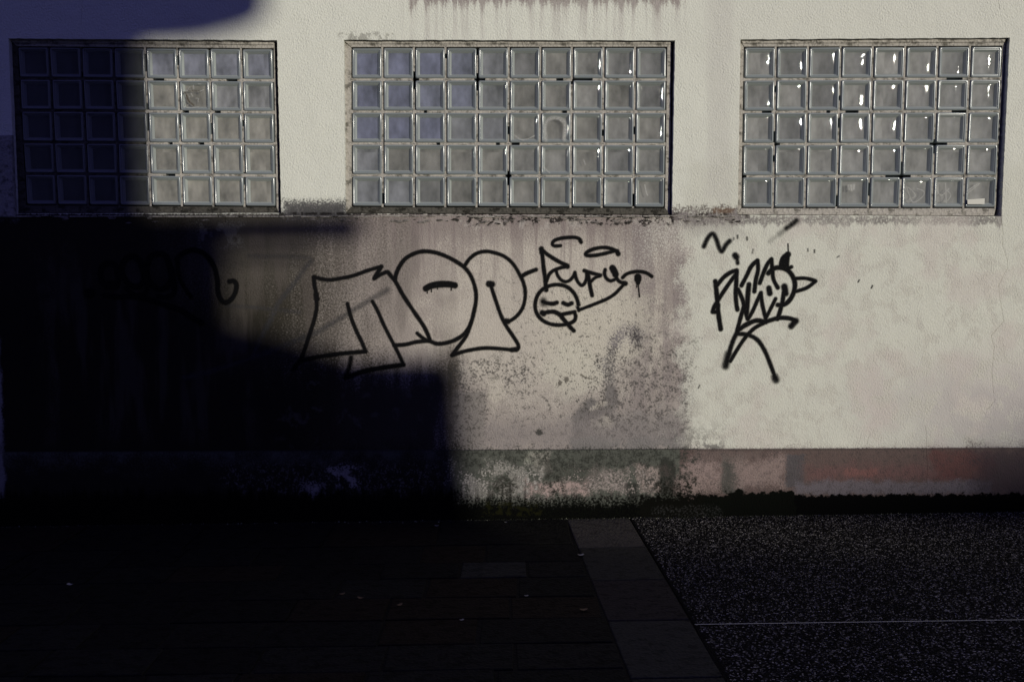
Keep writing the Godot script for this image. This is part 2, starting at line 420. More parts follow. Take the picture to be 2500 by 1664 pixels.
	blot(0, -5.5859, 0.434, 1.1693, 0.4419, 0.0038, 0.0013, 2, [0.03, 0.03, 0.028], 0.8, 0, 2, 0.08, 0)
	blot(0, -0.4287, 0.1008, 1.1745, 0.4393, 0.0513, 0.0256, 2, [0.03, 0.032, 0.027], 0.85, 0.54, 7, 0.14, 0)
	blot(0, -0.4287, 0.1008, 1.1745, 0.4393, 0.0513, 0.0256, 2, [0.05, 0.052, 0.045], 0.5, 0.4, 5, 0.2, 0)
	blot(0, 1.1692, 0.1274, 5.6095, 0.4393, 0.0256, 0.0256, 2, [0.05, 0.045, 0.045], 0.5, 0.6, 7, 0.15, 0)
	blot(0, -0.416, 0.061, 1.149, 0.3787, 0.0513, 0.0513, 5, [0.012, 0.012, 0.01], 0.95, 0.5, 7, 0.18, 3)
	blot(0, -0.3643, 0.1274, 0.2087, 0.3259, 0.0769, 0.0769, 1, [0.46, 0.43, 0.4], 0.8, 0.58, 7, 0.1, 0)
	blot(0, -0.2603, 0.1274, 0.1305, 0.2995, 0.0769, 0.0769, 3, [0.012, 0.012, 0.01], 0.7, 0.52, 3, 0.12, 3)
	blot(1, -0.1172, 0.1274, 0.0313, 0.2731, 0.0359, 0.041, 5, [0.014, 0.014, 0.01], 0.9, 0.3, 2, 0.3, 0)
	blot(0, 0.208, 0.2466, 0.2475, 0.3787, 0.0154, 0.0205, 2, [0.03, 0.03, 0.026], 0.7, 0, 2, 0.08, 0)
	blot(0, 0.3384, 0.1274, 0.9132, 0.2995, 0.0513, 0.0513, 1, [0.4, 0.345, 0.32], 0.7, 0.6, 7, 0.1, 0)
	blot(0, 0.912, 0.0743, 1.1488, 0.2202, 0.041, 0.0462, 5, [0.01, 0.01, 0.008], 0.9, 0.3, 2, 0.3, 0)
	blot(0, 1.146, 0.1274, 1.435, 0.2599, 0.0513, 0.0615, 5, [0.02, 0.021, 0.016], 0.85, 0.42, 2, 0.2, 3)
	blot(0, -1.1839, 0.199, -0.9853, 0.3312, 0.041, 0.0462, 2, [0.34, 0.32, 0.3], 0.9, 0.4, 1, 0.1, 0)
	blot(0, -1.3341, 0.0876, -1.1695, 0.2255, 0.041, 0.0462, 2, [0.34, 0.32, 0.3], 0.9, 0.35, 1, 0.1, 0)
	blot(0, -1.7955, 0.1008, -0.4959, 0.3259, 0.1282, 0.0769, 2, [0.15, 0.14, 0.13], 0.8, 0.6, 7, 0.1, 0)
	blot(0, -4.0272, 0.1008, -3.226, 0.4393, 0.0256, 0.0205, 1, [0.25, 0.24, 0.23], 0.9, 0, 2, 0.08, 0)
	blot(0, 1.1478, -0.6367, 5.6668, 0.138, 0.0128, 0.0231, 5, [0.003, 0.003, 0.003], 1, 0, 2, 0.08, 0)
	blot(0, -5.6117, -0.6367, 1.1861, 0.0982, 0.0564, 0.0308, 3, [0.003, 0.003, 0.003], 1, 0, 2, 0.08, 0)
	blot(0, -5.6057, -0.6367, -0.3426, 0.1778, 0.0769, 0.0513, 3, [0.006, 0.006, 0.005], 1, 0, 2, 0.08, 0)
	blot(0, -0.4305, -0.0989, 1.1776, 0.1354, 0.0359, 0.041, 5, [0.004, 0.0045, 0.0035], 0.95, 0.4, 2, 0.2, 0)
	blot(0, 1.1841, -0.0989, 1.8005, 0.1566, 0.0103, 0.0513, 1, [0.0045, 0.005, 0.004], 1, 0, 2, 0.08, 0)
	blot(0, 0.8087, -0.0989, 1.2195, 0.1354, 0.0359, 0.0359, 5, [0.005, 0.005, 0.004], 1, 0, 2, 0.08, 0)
	blot(0, -0.1827, 0.0184, 0.1829, 0.0929, 0.0256, 0.0205, 5, [0.016, 0.016, 0.005], 0.5, 0.5, 5, 0.1, 0)
	blot(0, 0.8877, 0.0131, 1.3327, 0.0716, 0.0256, 0.0205, 1, [0.05, 0.05, 0.05], 0.5, 0.5, 2, 0.2, 0)
	tilt = 0.0
	# overall grain of the coats
	var a6: PackedByteArray = N[6]
	for k in n:
		var v := 1.0 + (a2[k] - 128) * 0.0005 + (a6[k] - 128) * 0.0008
		R[k] *= v
		G[k] *= v
		B[k] *= v
	cracks()
	var bytes := PackedByteArray()
	bytes.resize(n * 3)
	var lut := PackedByteArray()
	lut.resize(4096)
	for i in 4096:
		lut[i] = int(round(255.0 * Color(i / 4095.0, 0, 0).linear_to_srgb().r))
	for k in n:
		bytes[3 * k] = lut[clampi(int(R[k] * 4095.0), 0, 4095)]
		bytes[3 * k + 1] = lut[clampi(int(G[k] * 4095.0), 0, 4095)]
		bytes[3 * k + 2] = lut[clampi(int(B[k] * 4095.0), 0, 4095)]
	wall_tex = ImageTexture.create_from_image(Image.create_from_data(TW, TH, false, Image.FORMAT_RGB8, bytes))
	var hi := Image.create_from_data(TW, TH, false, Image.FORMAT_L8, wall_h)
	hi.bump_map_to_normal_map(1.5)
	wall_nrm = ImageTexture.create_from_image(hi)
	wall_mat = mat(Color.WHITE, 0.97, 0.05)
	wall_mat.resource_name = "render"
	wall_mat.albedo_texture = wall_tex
	wall_mat.normal_enabled = true
	wall_mat.normal_texture = wall_nrm
	wall_mat.normal_scale = 1.0
	R.resize(0)
	G.resize(0)
	B.resize(0)


func cracks() -> void:
	# the render's relief: trowelled grain, with hair cracks cut into it (and dirt in them)
	var im := noise(21, 0.30, 3, 0.65).get_image(TW, 800, false, false, true)
	im.resize(TW, TH, Image.INTERPOLATE_CUBIC)
	im.convert(Image.FORMAT_L8)
	wall_h = im.get_data()
	# patchy: smoother where it was floated, rougher elsewhere, on slow trowel swells
	var sw := noise(22, 0.014, 3, 0.5).get_image(TW, TH, false, false, true)
	sw.convert(Image.FORMAT_L8)
	var sd := sw.get_data()
	var pk: PackedByteArray = N[1]
	for k in TW * TH:
		wall_h[k] = clampi(int(110 + (wall_h[k] - 128) * (0.25 + pk[k] * 0.0042) + (sd[k] - 128) * 0.9), 0, 255)
	var lines := [[Vector2(3.0458, 1.8918), Vector2(3.0608, 1.8027), Vector2(3.0583, 1.7357), Vector2(3.0942, 1.6312), Vector2(3.0974, 1.5901), Vector2(3.0443, 1.4777), Vector2(3.0592, 1.3913), Vector2(3.0874, 1.2556), Vector2(3.012, 1.1649), Vector2(3.034, 1.0891), Vector2(3.0251, 0.9371), Vector2(3.0421, 0.7998)],
		[Vector2(2.6176, 0.5959), Vector2(2.6304, 0.5336), Vector2(2.6286, 0.4577), Vector2(2.6391, 0.337), Vector2(2.6373, 0.2113)],
		[Vector2(3.055, 0.7616), Vector2(3.0266, 0.7156), Vector2(2.9971, 0.6942)],
		[Vector2(2.9715, 3.2188), Vector2(2.984, 3.1578)],
		[Vector2(2.5236, 0.773), Vector2(2.528, 0.7539)],
		[Vector2(2.2705, 0.547), Vector2(2.2608, 0.5158), Vector2(2.2532, 0.4756)],
		[Vector2(-2.6263, 3.2188), Vector2(-2.6392, 3.0722)],
		[Vector2(-1.7569, 1.9276), Vector2(-1.7884, 1.8897), Vector2(-1.7792, 1.8517)]]
	for l in lines:
		for s in l.size() - 1:
			var a: Vector2 = l[s]
			var b: Vector2 = l[s + 1]
			var steps := int(a.distance_to(b) / 0.0018) + 1
			for q in steps:
				var p := a.lerp(b, float(q) / steps) + Vector2(rng.randf_range(-0.002, 0.002), 0)
				var i := int((p.x - TEX_X0) / TEX_W * TW)
				var j := int((TEX_Y1 - p.y) / TEX_H * TH)
				if i < 1 or j < 1 or i >= TW - 1 or j >= TH - 1:
					continue
				var k := j * TW + i
				wall_h[k] = maxi(0, wall_h[k] - 28)
				R[k] *= 0.87
				G[k] *= 0.865
				B[k] *= 0.85


func wall_uv(x: float, y: float) -> Vector2:
	# beyond the painted sheet it is mirrored
	var u := (x - TEX_X0) / TEX_W
	var v := (TEX_Y1 - y) / TEX_H
	u = clampf(absf(u) if u < 1.0 else 2.0 - u, 0.001, 0.999)
	v = clampf(absf(v), 0.001, 0.999)
	return Vector2(u, v)


func wq(st: SurfaceTool, a: Vector2, b: Vector2, c: Vector2, d: Vector2, z := 0.0) -> void:
	quad(st, Vector3(a.x, a.y, z), Vector3(b.x, b.y, z), Vector3(c.x, c.y, z), Vector3(d.x, d.y, z), [wall_uv(a.x, a.y), wall_uv(b.x, b.y), wall_uv(c.x, c.y), wall_uv(d.x, d.y)])


# the openings: top left, top right, bottom right, bottom left
var openings := [
	[Vector2(-3.0874, 2.9898), Vector2(-1.4405, 2.979), Vector2(-1.4361, 1.9286), Vector2(-3.0888, 1.9251)],
	[Vector2(-1.0314, 2.9814), Vector2(1.0003, 2.9782), Vector2(0.9958, 1.9149), Vector2(-1.0374, 1.9258)],
	[Vector2(1.4013, 2.9839), Vector2(3.0523, 2.9947), Vector2(3.0462, 1.9081), Vector2(1.4057, 1.9175)],
]
# what the mortar bed fills of each
var beds := [
	[Vector2(-3.109, 2.9915), Vector2(-1.4677, 2.9816), Vector2(-1.4583, 1.9314), Vector2(-3.1086, 1.9289)],
	[Vector2(-1.039, 2.9829), Vector2(0.9835, 2.9792), Vector2(0.9877, 1.9213), Vector2(-1.0439, 1.9301)],
	[Vector2(1.4071, 2.9866), Vector2(3.0457, 2.9964), Vector2(3.0146, 1.9124), Vector2(1.4112, 1.9213)],
]
# the corners of each block field
var grids := [
	[Vector2(-3.0543, 2.9504), Vector2(-1.4732, 2.938), Vector2(-1.475, 1.9669), Vector2(-3.0391, 1.977)],
	[Vector2(-0.9928, 2.9447), Vector2(0.9577, 2.9467), Vector2(0.9562, 1.9603), Vector2(-1.0021, 1.9676)],
	[Vector2(1.4301, 2.9467), Vector2(3.0289, 2.9528), Vector2(3.0238, 1.9593), Vector2(1.4343, 1.9593)],
]
var columns := [8, 10, 8]


func edge(a: Vector2, b: Vector2, n: int, amp: float) -> Array:
	var out := []
	var across := (b - a).normalized().orthogonal()
	for i in n + 1:
		var p := a.lerp(b, float(i) / n)
		out.append(p if i == 0 or i == n else p + across * rng.randf_range(-amp, amp))
	return out


func dado(x: float) -> float:
	return 0.4405 + 0.0049 * x


func wall() -> void:
	var st := st_new()
	var n := 48
	var tops := []
	var rights := []
	var bottoms := []
	var lefts := []
	for o in openings:
		tops.append(edge(o[0], o[1], n, 0.0016))
		rights.append(edge(o[1], o[2], n, 0.0013))
		bottoms.append(edge(o[3], o[2], n, 0.0012))
		lefts.append(edge(o[0], o[3], n, 0.0010))
	var left_edge := []
	var right_edge := []
	for i in n + 1:
		left_edge.append(Vector2(-3.75, lerpf(2.99, 1.92, float(i) / n)))
		right_edge.append(Vector2(3.75, lerpf(2.99, 1.92, float(i) / n)))
	# above and below
	var upper := [Vector2(-3.75, 2.99)]
	var lower := [Vector2(-3.75, 1.92)]
	for w in 3:
		upper.append_array(tops[w])
		lower.append_array(bottoms[w])
	upper.append(Vector2(3.75, 2.99))
	lower.append(Vector2(3.75, 1.92))
	for i in upper.size() - 1:
		var a: Vector2 = upper[i]
		var b: Vector2 = upper[i + 1]
		wq(st, a, b, Vector2(b.x, 3.6), Vector2(a.x, 3.6))
		a = lower[i]
		b = lower[i + 1]
		wq(st, Vector2(a.x, -0.15), Vector2(b.x, -0.15), b, a)
	# piers
	var from := [left_edge, rights[0], rights[1], rights[2]]
	var to := [lefts[0], lefts[1], lefts[2], right_edge]
	for k in 4:
		for i in n:
			wq(st, from[k][i + 1], to[k][i + 1], to[k][i], from[k][i])
	# the rest of the front, out of the picture
	wq(st, Vector2(-3.75, 3.6), Vector2(3.75, 3.6), Vector2(3.75, 6.6), Vector2(-3.75, 6.6))
	for s in [-1.0, 1.0]:
		var x0 := -11.0 if s < 0 else 3.75
		var x1 := -3.75 if s < 0 else 11.0
		wq(st, Vector2(x0, -0.15), Vector2(x1, -0.15), Vector2(x1, 3.6), Vector2(x0, 3.6))
		wq(st, Vector2(x0, 3.6), Vector2(x1, 3.6), Vector2(x1, 6.6), Vector2(x0, 6.6))
	# reveals
	for w in 3:
		for i in n:
			var sides := [[tops[w][i], tops[w][i + 1]], [rights[w][i], rights[w][i + 1]], [bottoms[w][i + 1], bottoms[w][i]], [lefts[w][i + 1], lefts[w][i]]]
			for s in sides:
				var a: Vector2 = s[0]
				var b: Vector2 = s[1]
				quad(st, Vector3(a.x, a.y, -0.13), Vector3(b.x, b.y, -0.13), Vector3(b.x, b.y, 0), Vector3(a.x, a.y, 0), [wall_uv(a.x, a.y + 0.05), wall_uv(b.x, b.y + 0.05), wall_uv(b.x, b.y), wall_uv(a.x, a.y)])
	# ends, top and back
	quad(st, Vector3(-11, -0.15, -0.35), Vector3(-11, -0.15, 0), Vector3(-11, 6.6, 0), Vector3(-11, 6.6, -0.35), [Vector2.ZERO, Vector2.ZERO, Vector2.ZERO, Vector2.ZERO])
	quad(st, Vector3(11, -0.15, 0), Vector3(11, -0.15, -0.35), Vector3(11, 6.6, -0.35), Vector3(11, 6.6, 0), [Vector2.ZERO, Vector2.ZERO, Vector2.ZERO, Vector2.ZERO])
	quad(st, Vector3(-11, 6.6, 0), Vector3(11, 6.6, 0), Vector3(11, 6.6, -0.35), Vector3(-11, 6.6, -0.35), [Vector2.ZERO, Vector2.ZERO, Vector2.ZERO, Vector2.ZERO])
	quad(st, Vector3(11, -0.15, -0.35), Vector3(-11, -0.15, -0.35), Vector3(-11, 6.6, -0.35), Vector3(11, 6.6, -0.35), [Vector2.ZERO, Vector2.ZERO, Vector2.ZERO, Vector2.ZERO])
	st.generate_tangents()
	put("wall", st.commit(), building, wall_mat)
	# the painted skirting is a coat of render 4 mm proud of the wall
	st = st_new()
	var m := 150
	for i in m:
		var xa := lerpf(-3.75, 3.75, float(i) / m)
		var xb := lerpf(-3.75, 3.75, float(i + 1) / m)
		var ya := dado(xa)
		var yb := dado(xb)
		wq(st, Vector2(xa, -0.14), Vector2(xb, -0.14), Vector2(xb, yb - 0.003), Vector2(xa, ya - 0.003), 0.004)
		quad(st, Vector3(xa, ya - 0.003, 0.004), Vector3(xb, yb - 0.003, 0.004), Vector3(xb, yb, 0.0), Vector3(xa, ya, 0.0), [wall_uv(xa, ya), wall_uv(xb, yb), wall_uv(xb, yb), wall_uv(xa, ya)])
	st.generate_tangents()
	var p := put("plinth", st.commit(), building, wall_mat)
	p.set_meta("label", "painted skirting band, mouldy green at left and brick pink at right")


# ---------------------------------------------------------------- glass block windows
func ring(w: float, a: float, r: float, z: float, seg := 3) -> Array:
	# a rounded square, a inside the block's outline, counter-clockwise
	var h := w / 2 - a
	var out := []
	r = maxf(r, 0.0005)
	for c in 4:
		var o: Vector2 = [Vector2(h - r, h - r), Vector2(r - h, h - r), Vector2(r - h, r - h), Vector2(h - r, r - h)][c]
		for s in seg + 1:
			var t := PI / 2 * (c + float(s) / seg)
			out.append(Vector3(o.x + r * cos(t), o.y + r * sin(t), z))
	return out


func block_mesh(w: float, sd: int, mats: Array) -> ArrayMesh:
	var mesh := ArrayMesh.new()
	# the pressed glass rim and the sloping inner sides seen through the pane
	var prof := [[0.0, 0.010, -0.075], [0.0, 0.010, -0.014], [0.0012, 0.010, -0.006], [0.004, 0.009, -0.0018], [0.008, 0.008, 0.0], [0.0115, 0.007, -0.001], [0.0135, 0.006, -0.0035], [0.0145, 0.006, -0.0065], [0.016, 0.006, -0.0065], [0.018, 0.005, -0.008], [0.0275, 0.003, -0.0265]]
	var st := st_new()
	st.set_smooth_group(0)
	var rings := []
	for p in prof:
		rings.append(ring(w, p[0], p[1], p[2]))
	var n: int = rings[0].size()
	for k in rings.size() - 1:
		if k == rings.size() - 2:
			st.index()
			st.generate_normals()
			st.commit(mesh)
			st = st_new()
		for i in n:
			var j := (i + 1) % n
			for v in [rings[k][i], rings[k + 1][i], rings[k + 1][j], rings[k][i], rings[k + 1][j], rings[k][j]]:
				if k < 6:
					st.set_smooth_group(0)
				else:
					st.set_smooth_group(-1)
				st.add_vertex(v)
	st.index()
	st.generate_normals()
	st.commit(mesh)
	mesh.surface_set_material(0, mats[0])
	mesh.surface_set_material(1, mats[3])
	# back and pane: grids with their own waviness
	var nz := noise(sd, 9.0, 2, 0.5)
	var nz2 := noise(sd + 50, 70.0, 2, 0.6)
	for layer in 2:
		var h := w / 2 - (0.0278 if layer == 0 else 0.0150)
		var z0 := -0.0263 if layer == 0 else -0.0058
		var c := 12 if layer == 0 else 42
		st = st_new()
		for j in c:
			for i in c:
				for q in [[0, 0], [0, 1], [1, 1], [0, 0], [1, 1], [1, 0]]:
					var tx: float = 2.0 * (i + q[0]) / c - 1.0
					var ty: float = 2.0 * (j + q[1]) / c - 1.0
					var x := tx * h
					var y := ty * h
					var sx: float
					var sy: float
					var z := z0
					if layer == 1:
						sx = 0.22 * tx + 0.05 * pow(tx, 9) + nz.get_noise_2d(x * 1.5, y) * 0.020 + nz2.get_noise_2d(x * 1.5, y) * 0.035
						sy = 0.014 * ty + 0.09 * pow(ty, 9) + nz.get_noise_2d(x + 7.0, y) * 0.006 + nz2.get_noise_2d(x + 9.0, y * 2.0) * 0.016
						z += 0.0040 * (1.0 - 0.5 * tx * tx - 0.5 * ty * ty)
					else:
						sx = -0.10 * tx + nz.get_noise_2d(x * 3.0, y * 0.7) * 0.05
						sy = -0.06 * ty + nz.get_noise_2d(x * 3.0 + 5.0, y * 0.7) * 0.04
						z -= 0.002 * (1.0 - 0.5 * tx * tx - 0.5 * ty * ty)
					st.set_normal(Vector3(sx, sy, 1).normalized())
					st.set_uv(Vector2(tx, ty))
					st.add_vertex(Vector3(x, y, z))
		st.index()
		st.commit(mesh)
		mesh.surface_set_material(layer + 2, mats[layer + 1])
	return mesh


func bil(g: Array, u: float, v: float) -> Vector2:
	var t: Vector2 = (g[0] as Vector2).lerp(g[1], u)
	var b: Vector2 = (g[3] as Vector2).lerp(g[2], u)
	return t.lerp(b, v)


func bar(st: SurfaceTool, a: Vector2, b: Vector2, half: float, gaps: Array, z1: float) -> void:
	# mortar from a to b, a little uneven, left out where it has fallen out
	var cuts := [0.0]
	for g in gaps:
		cuts.append(g[0])
		cuts.append(g[1])
	cuts.append(1.0)
	var across := (b - a).normalized().orthogonal() * half
	for k in range(0, cuts.size(), 2):
		var t0: float = cuts[k]
		var t1: float = cuts[k + 1]
		var n := maxi(1, int((t1 - t0) * a.distance_to(b) / 0.05))
		var za := z1
		for i in n:
			var p := a.lerp(b, lerpf(t0, t1, float(i) / n))
			var q := a.lerp(b, lerpf(t0, t1, float(i + 1) / n))
			var zb := z1 + rng.randf_range(-0.0015, 0.0015)
			quad(st, Vector3(p.x + across.x, p.y + across.y, za), Vector3(q.x + across.x, q.y + across.y, zb), Vector3(q.x - across.x, q.y - across.y, zb), Vector3(p.x - across.x, p.y - across.y, za))
			za = zb
		var p0 := a.lerp(b, t0)
		var p1 := a.lerp(b, t1)
		for e in [[p0, 1.0], [p1, -1.0]]:
			var c: Vector2 = e[0]
			var s: float = e[1]
			var u := Vector3(c.x + across.x * s, c.y + across.y * s, 0)
			var v := Vector3(c.x - across.x * s, c.y - across.y * s, 0)
			quad(st, Vector3(v.x, v.y, z1), Vector3(v.x, v.y, -0.09), Vector3(u.x, u.y, -0.09), Vector3(u.x, u.y, z1))


# mortar that has fallen out: window, 0 = level joint / 1 = upright joint, which joint, from, to (in blocks)
var missing := [
	[0, 0, 1, 4.2, 4.55],
	[0, 0, 1, 6.5, 6.85],
	[0, 0, 2, 5.1, 5.3],
	[0, 0, 2, 6.1, 6.3],
	[0, 0, 3, 4.6, 4.75],
	[0, 0, 3, 5.55, 5.75],
	[0, 0, 4, 4.5, 4.8],
	[0, 1, 4, 0.2, 0.75],
	[0, 1, 4, 1.75, 2.6],
	[0, 1, 5, 0.25, 0.55],
	[0, 1, 5, 2, 2.4],
	[0, 1, 6, 0, 0.3],
	[0, 1, 6, 2.35, 2.7],
	[0, 1, 7, 2.25, 2.45],
	[0, 1, 7, 3.9, 4.3],
	[0, 1, 2, 0.8, 1.6],
	[0, 1, 3, 0.2, 0.5],
	[1, 0, 1, 1.95, 2.15],
	[1, 0, 1, 3.9, 4.25],
	[1, 0, 1, 6.5, 6.72],
	[1, 0, 1, 7, 7.65],
	[1, 0, 2, 2.3, 2.4],
	[1, 0, 2, 6.7, 6.85],
	[1, 0, 3, 0.95, 1.05],
	[1, 0, 3, 2.7, 2.82],
	[1, 0, 3, 4.6, 4.72],
	[1, 0, 3, 5.1, 5.35],
	[1, 0, 4, 4.9, 5.1],
	[1, 1, 2, 0.75, 1.3],
	[1, 1, 3, 0.2, 0.35],
	[1, 1, 4, 0, 0.25],
	[1, 1, 4, 0.8, 1.35],
	[1, 1, 7, 1, 1.15],
	[1, 1, 5, 2.45, 2.7],
	[1, 1, 5, 3.85, 4.3],
	[1, 1, 8, 2.55, 2.75],
	[1, 1, 9, 2.45, 2.7],
	[1, 1, 9, 4.55, 4.95],
	[1, 1, 1, 4.55, 4.9],
	[2, 0, 1, 6.3, 6.8],
	[2, 0, 2, 0.6, 0.9],
	[2, 0, 2, 2.6, 2.72],
	[2, 0, 2, 3.2, 3.6],
	[2, 0, 2, 6.5, 7],
	[2, 0, 3, 1, 1.18],
	[2, 0, 3, 5.85, 6.4],
	[2, 0, 4, 0, 0.15],
	[2, 0, 4, 4.5, 5.3],
	[2, 1, 1, 1.2, 1.4],
	[2, 1, 1, 2.6, 3.05],
	[2, 1, 1, 3.35, 3.55],
	[2, 1, 3, 1.5, 1.65],
	[2, 1, 3, 2.2, 2.5],
	[2, 1, 3, 4.6, 4.95],
	[2, 1, 4, 4.2, 4.6],
	[2, 1, 5, 3.55, 4.1],
	[2, 1, 6, 2.85, 3.3],
]


func mortar_mat(base: Color, dirt: Color, sd: int, lo: float) -> StandardMaterial3D:
	var m := mat(Color.WHITE, 0.95, 0.2)
	var im := Image.create(256, 256, false, Image.FORMAT_RGB8)
	var a := noise(sd, 0.022, 4, 0.6)
	var b := noise(sd + 1, 0.12, 3, 0.6)
	for y in 256:
		for x in 256:
			var t := clampf((a.get_noise_2d(x, y * 1.6) + 0.35 * b.get_noise_2d(x, y) - lo) * 2.2, 0.0, 1.0)
			var g := 1.0 + b.get_noise_2d(x + 500, y) * 0.25
			var c := base.lerp(dirt, t)
			im.set_pixel(x, y, Color(c.r * g, c.g * g, c.b * g).linear_to_srgb())
	m.albedo_texture = ImageTexture.create_from_image(im)
	m.uv1_triplanar = true
	m.uv1_scale = Vector3(1.7, 1.7, 1.7)
	var nt := noise(sd + 2, 0.09, 3, 0.6).get_image(256, 256, false, false, true)
	nt.convert(Image.FORMAT_L8)
	nt.bump_map_to_normal_map(2.2)
	m.normal_enabled = true
	m.normal_texture = ImageTexture.create_from_image(nt)
	return m


func windows() -> void:
	var mortar := mortar_mat(Color(0.40, 0.375, 0.335), Color(0.15, 0.14, 0.12), 31, 0.05)
	var dirt_and_shade := mortar_mat(Color(0.085, 0.08, 0.068), Color(0.025, 0.024, 0.02), 35, 0.0)  # grime on the sills; also painted shade on the left window's mortar
	var body := mat(lin(0.21, 0.235, 0.24), 0.16, 0.55)
	body.resource_name = "pressed glass"
	var inner := mat(lin(0.36, 0.39, 0.37), 0.22, 0.5)
	inner.resource_name = "inner glass side"
	var rim_shaded := mat(lin(0.12, 0.13, 0.135), 0.25, 0.5)  # darker glass copies, shade of the left window painted in
	var side_shaded := mat(lin(0.15, 0.16, 0.165), 0.25, 0.5)
	var backs := []
	var smear := noise(55, 0.03, 4, 0.6)  # pale wisps stand in for reflections and refraction in the glass
	for c in [[0.155, 0.15, 0.142], [0.145, 0.148, 0.165], [0.13, 0.138, 0.19], [0.115, 0.122, 0.185], [0.15, 0.148, 0.148], [0.022, 0.022, 0.024], [0.21, 0.2, 0.18], [0.16, 0.165, 0.205], [0.19, 0.19, 0.2], [0.175, 0.172, 0.168], [0.122, 0.121, 0.124]]:  # bluish tones stand in for reflected sky, the near-black one for shade
		var b := mat(Color.WHITE, 0.42, 0.25)
		var im := Image.create(128, 128, false, Image.FORMAT_RGB8)
		for y in 128:
			for x in 128:
				var g := 1.0 + 0.8 * smear.get_noise_2d(x * 1.3, y * 0.7) + 0.18 * smear.get_noise_2d(x * 6.0 + 300.0, y * 3.0)
				im.set_pixel(x, y, lin(c[0] * g, c[1] * g, c[2] * g))
		b.albedo_texture = ImageTexture.create_from_image(im)
		b.uv1_triplanar = true
		b.uv1_world_triplanar = true
		b.uv1_scale = Vector3(1.3, 1.3, 1.3)
		b.resource_name = "inner glass"
		backs.append(b)
	var pane := StandardMaterial3D.new()
	pane.resource_name = "clear glass"
	pane.albedo_color = Color(0.9, 0.95, 0.93, 0.04)
	pane.transparency = BaseMaterial3D.TRANSPARENCY_ALPHA
	pane.roughness = 0.02
	pane.metallic_specular = 0.2
	var protos := []
	for i in 7:
		protos.append(block_mesh(0.1835, 100 + i, [body, backs[0], pane, inner]))
	for w in 3:
		var o: Array = openings[w]
		var f: Array = beds[w]
		var g: Array = grids[w]
		var nx: int = columns[w]
		var zf: float = [-0.037, -0.033, -0.032][w]
		var st := st_new()
		var foot := st
		# four border strips round the blocks
		slab(st, [g[0], g[1], f[1], f[0]], -0.10, zf, 0.002)
		if w == 0:
			foot = st_new()
		slab(foot, [f[0], f[3], g[3], g[0]], -0.10, zf - 0.003, 0.002)
		slab(st, [g[1], g[2], f[2], f[1]], -0.10, zf - 0.0035, 0.002)
		if w == 1:
			foot = st_new()
		slab(foot, [f[3], f[2], g[2], g[3]], -0.10, zf + 0.001, 0.002)
		# raised lip along the head of the frame
		var l0: Vector2 = (f[0] as Vector2).lerp(g[0], 0.55)
		var l1: Vector2 = (f[1] as Vector2).lerp(g[1], 0.55)
		slab(st, [l0, l1, f[1] - Vector2(0.002, 0.001), f[0] + Vector2(0.002, -0.001)], zf - 0.002, zf + 0.007, 0.003)
		# joints
		for k in range(1, 5):
			var gaps := []
			for q in missing:
				if q[0] == w and q[1] == 0 and q[2] == k:
					gaps.append([float(q[3]) / nx, float(q[4]) / nx])
			if w == 0:
				bar(foot, bil(g, 0, k / 5.0), bil(g, 0.49, k / 5.0), 0.0105, [], zf - 0.004)
				var half := []
				for q in gaps:
					half.append([(q[0] - 0.49) / 0.51, (q[1] - 0.49) / 0.51])
				bar(st, bil(g, 0.49, k / 5.0), bil(g, 1, k / 5.0), 0.0105, half, zf - 0.004)
				continue
			bar(st, bil(g, 0, k / 5.0), bil(g, 1, k / 5.0), 0.0105, gaps, zf - 0.004)
		for k in range(1, nx):
			var gaps := []
			for q in missing:
				if q[0] == w and q[1] == 1 and q[2] == k:
					gaps.append([q[3] / 5.0, q[4] / 5.0])
			bar(foot if w == 0 and k < 4 else st, bil(g, float(k) / nx, 0) - Vector2(0.0035, 0), bil(g, float(k) / nx, 1) - Vector2(0.0035, 0), 0.0062, gaps, zf - 0.003)
		var mesh := st.commit()
		mesh.surface_set_material(0, mortar)
		if w < 2:
			foot.commit(mesh)
			mesh.surface_set_material(1, dirt_and_shade)
		# a near-black sheet painted for the shade of the hollow behind
		var hollow := st_new()
		quad(hollow, Vector3(o[3].x - 0.01, o[3].y - 0.01, -0.115), Vector3(o[2].x + 0.01, o[2].y - 0.01, -0.115), Vector3(o[1].x + 0.01, o[1].y + 0.01, -0.115), Vector3(o[0].x - 0.01, o[0].y + 0.01, -0.115))
		hollow.commit(mesh)
		mesh.surface_set_material(mesh.get_surface_count() - 1, mat(lin(0.03, 0.03, 0.03)))
		var win := put("window", mesh, building)
		win.set_meta("label", ["window of forty glass blocks, left half dark, one block cracked", "widest window, fifty glass blocks in ten columns", "window of forty glass blocks with sun glints and a paper sticker"][w])
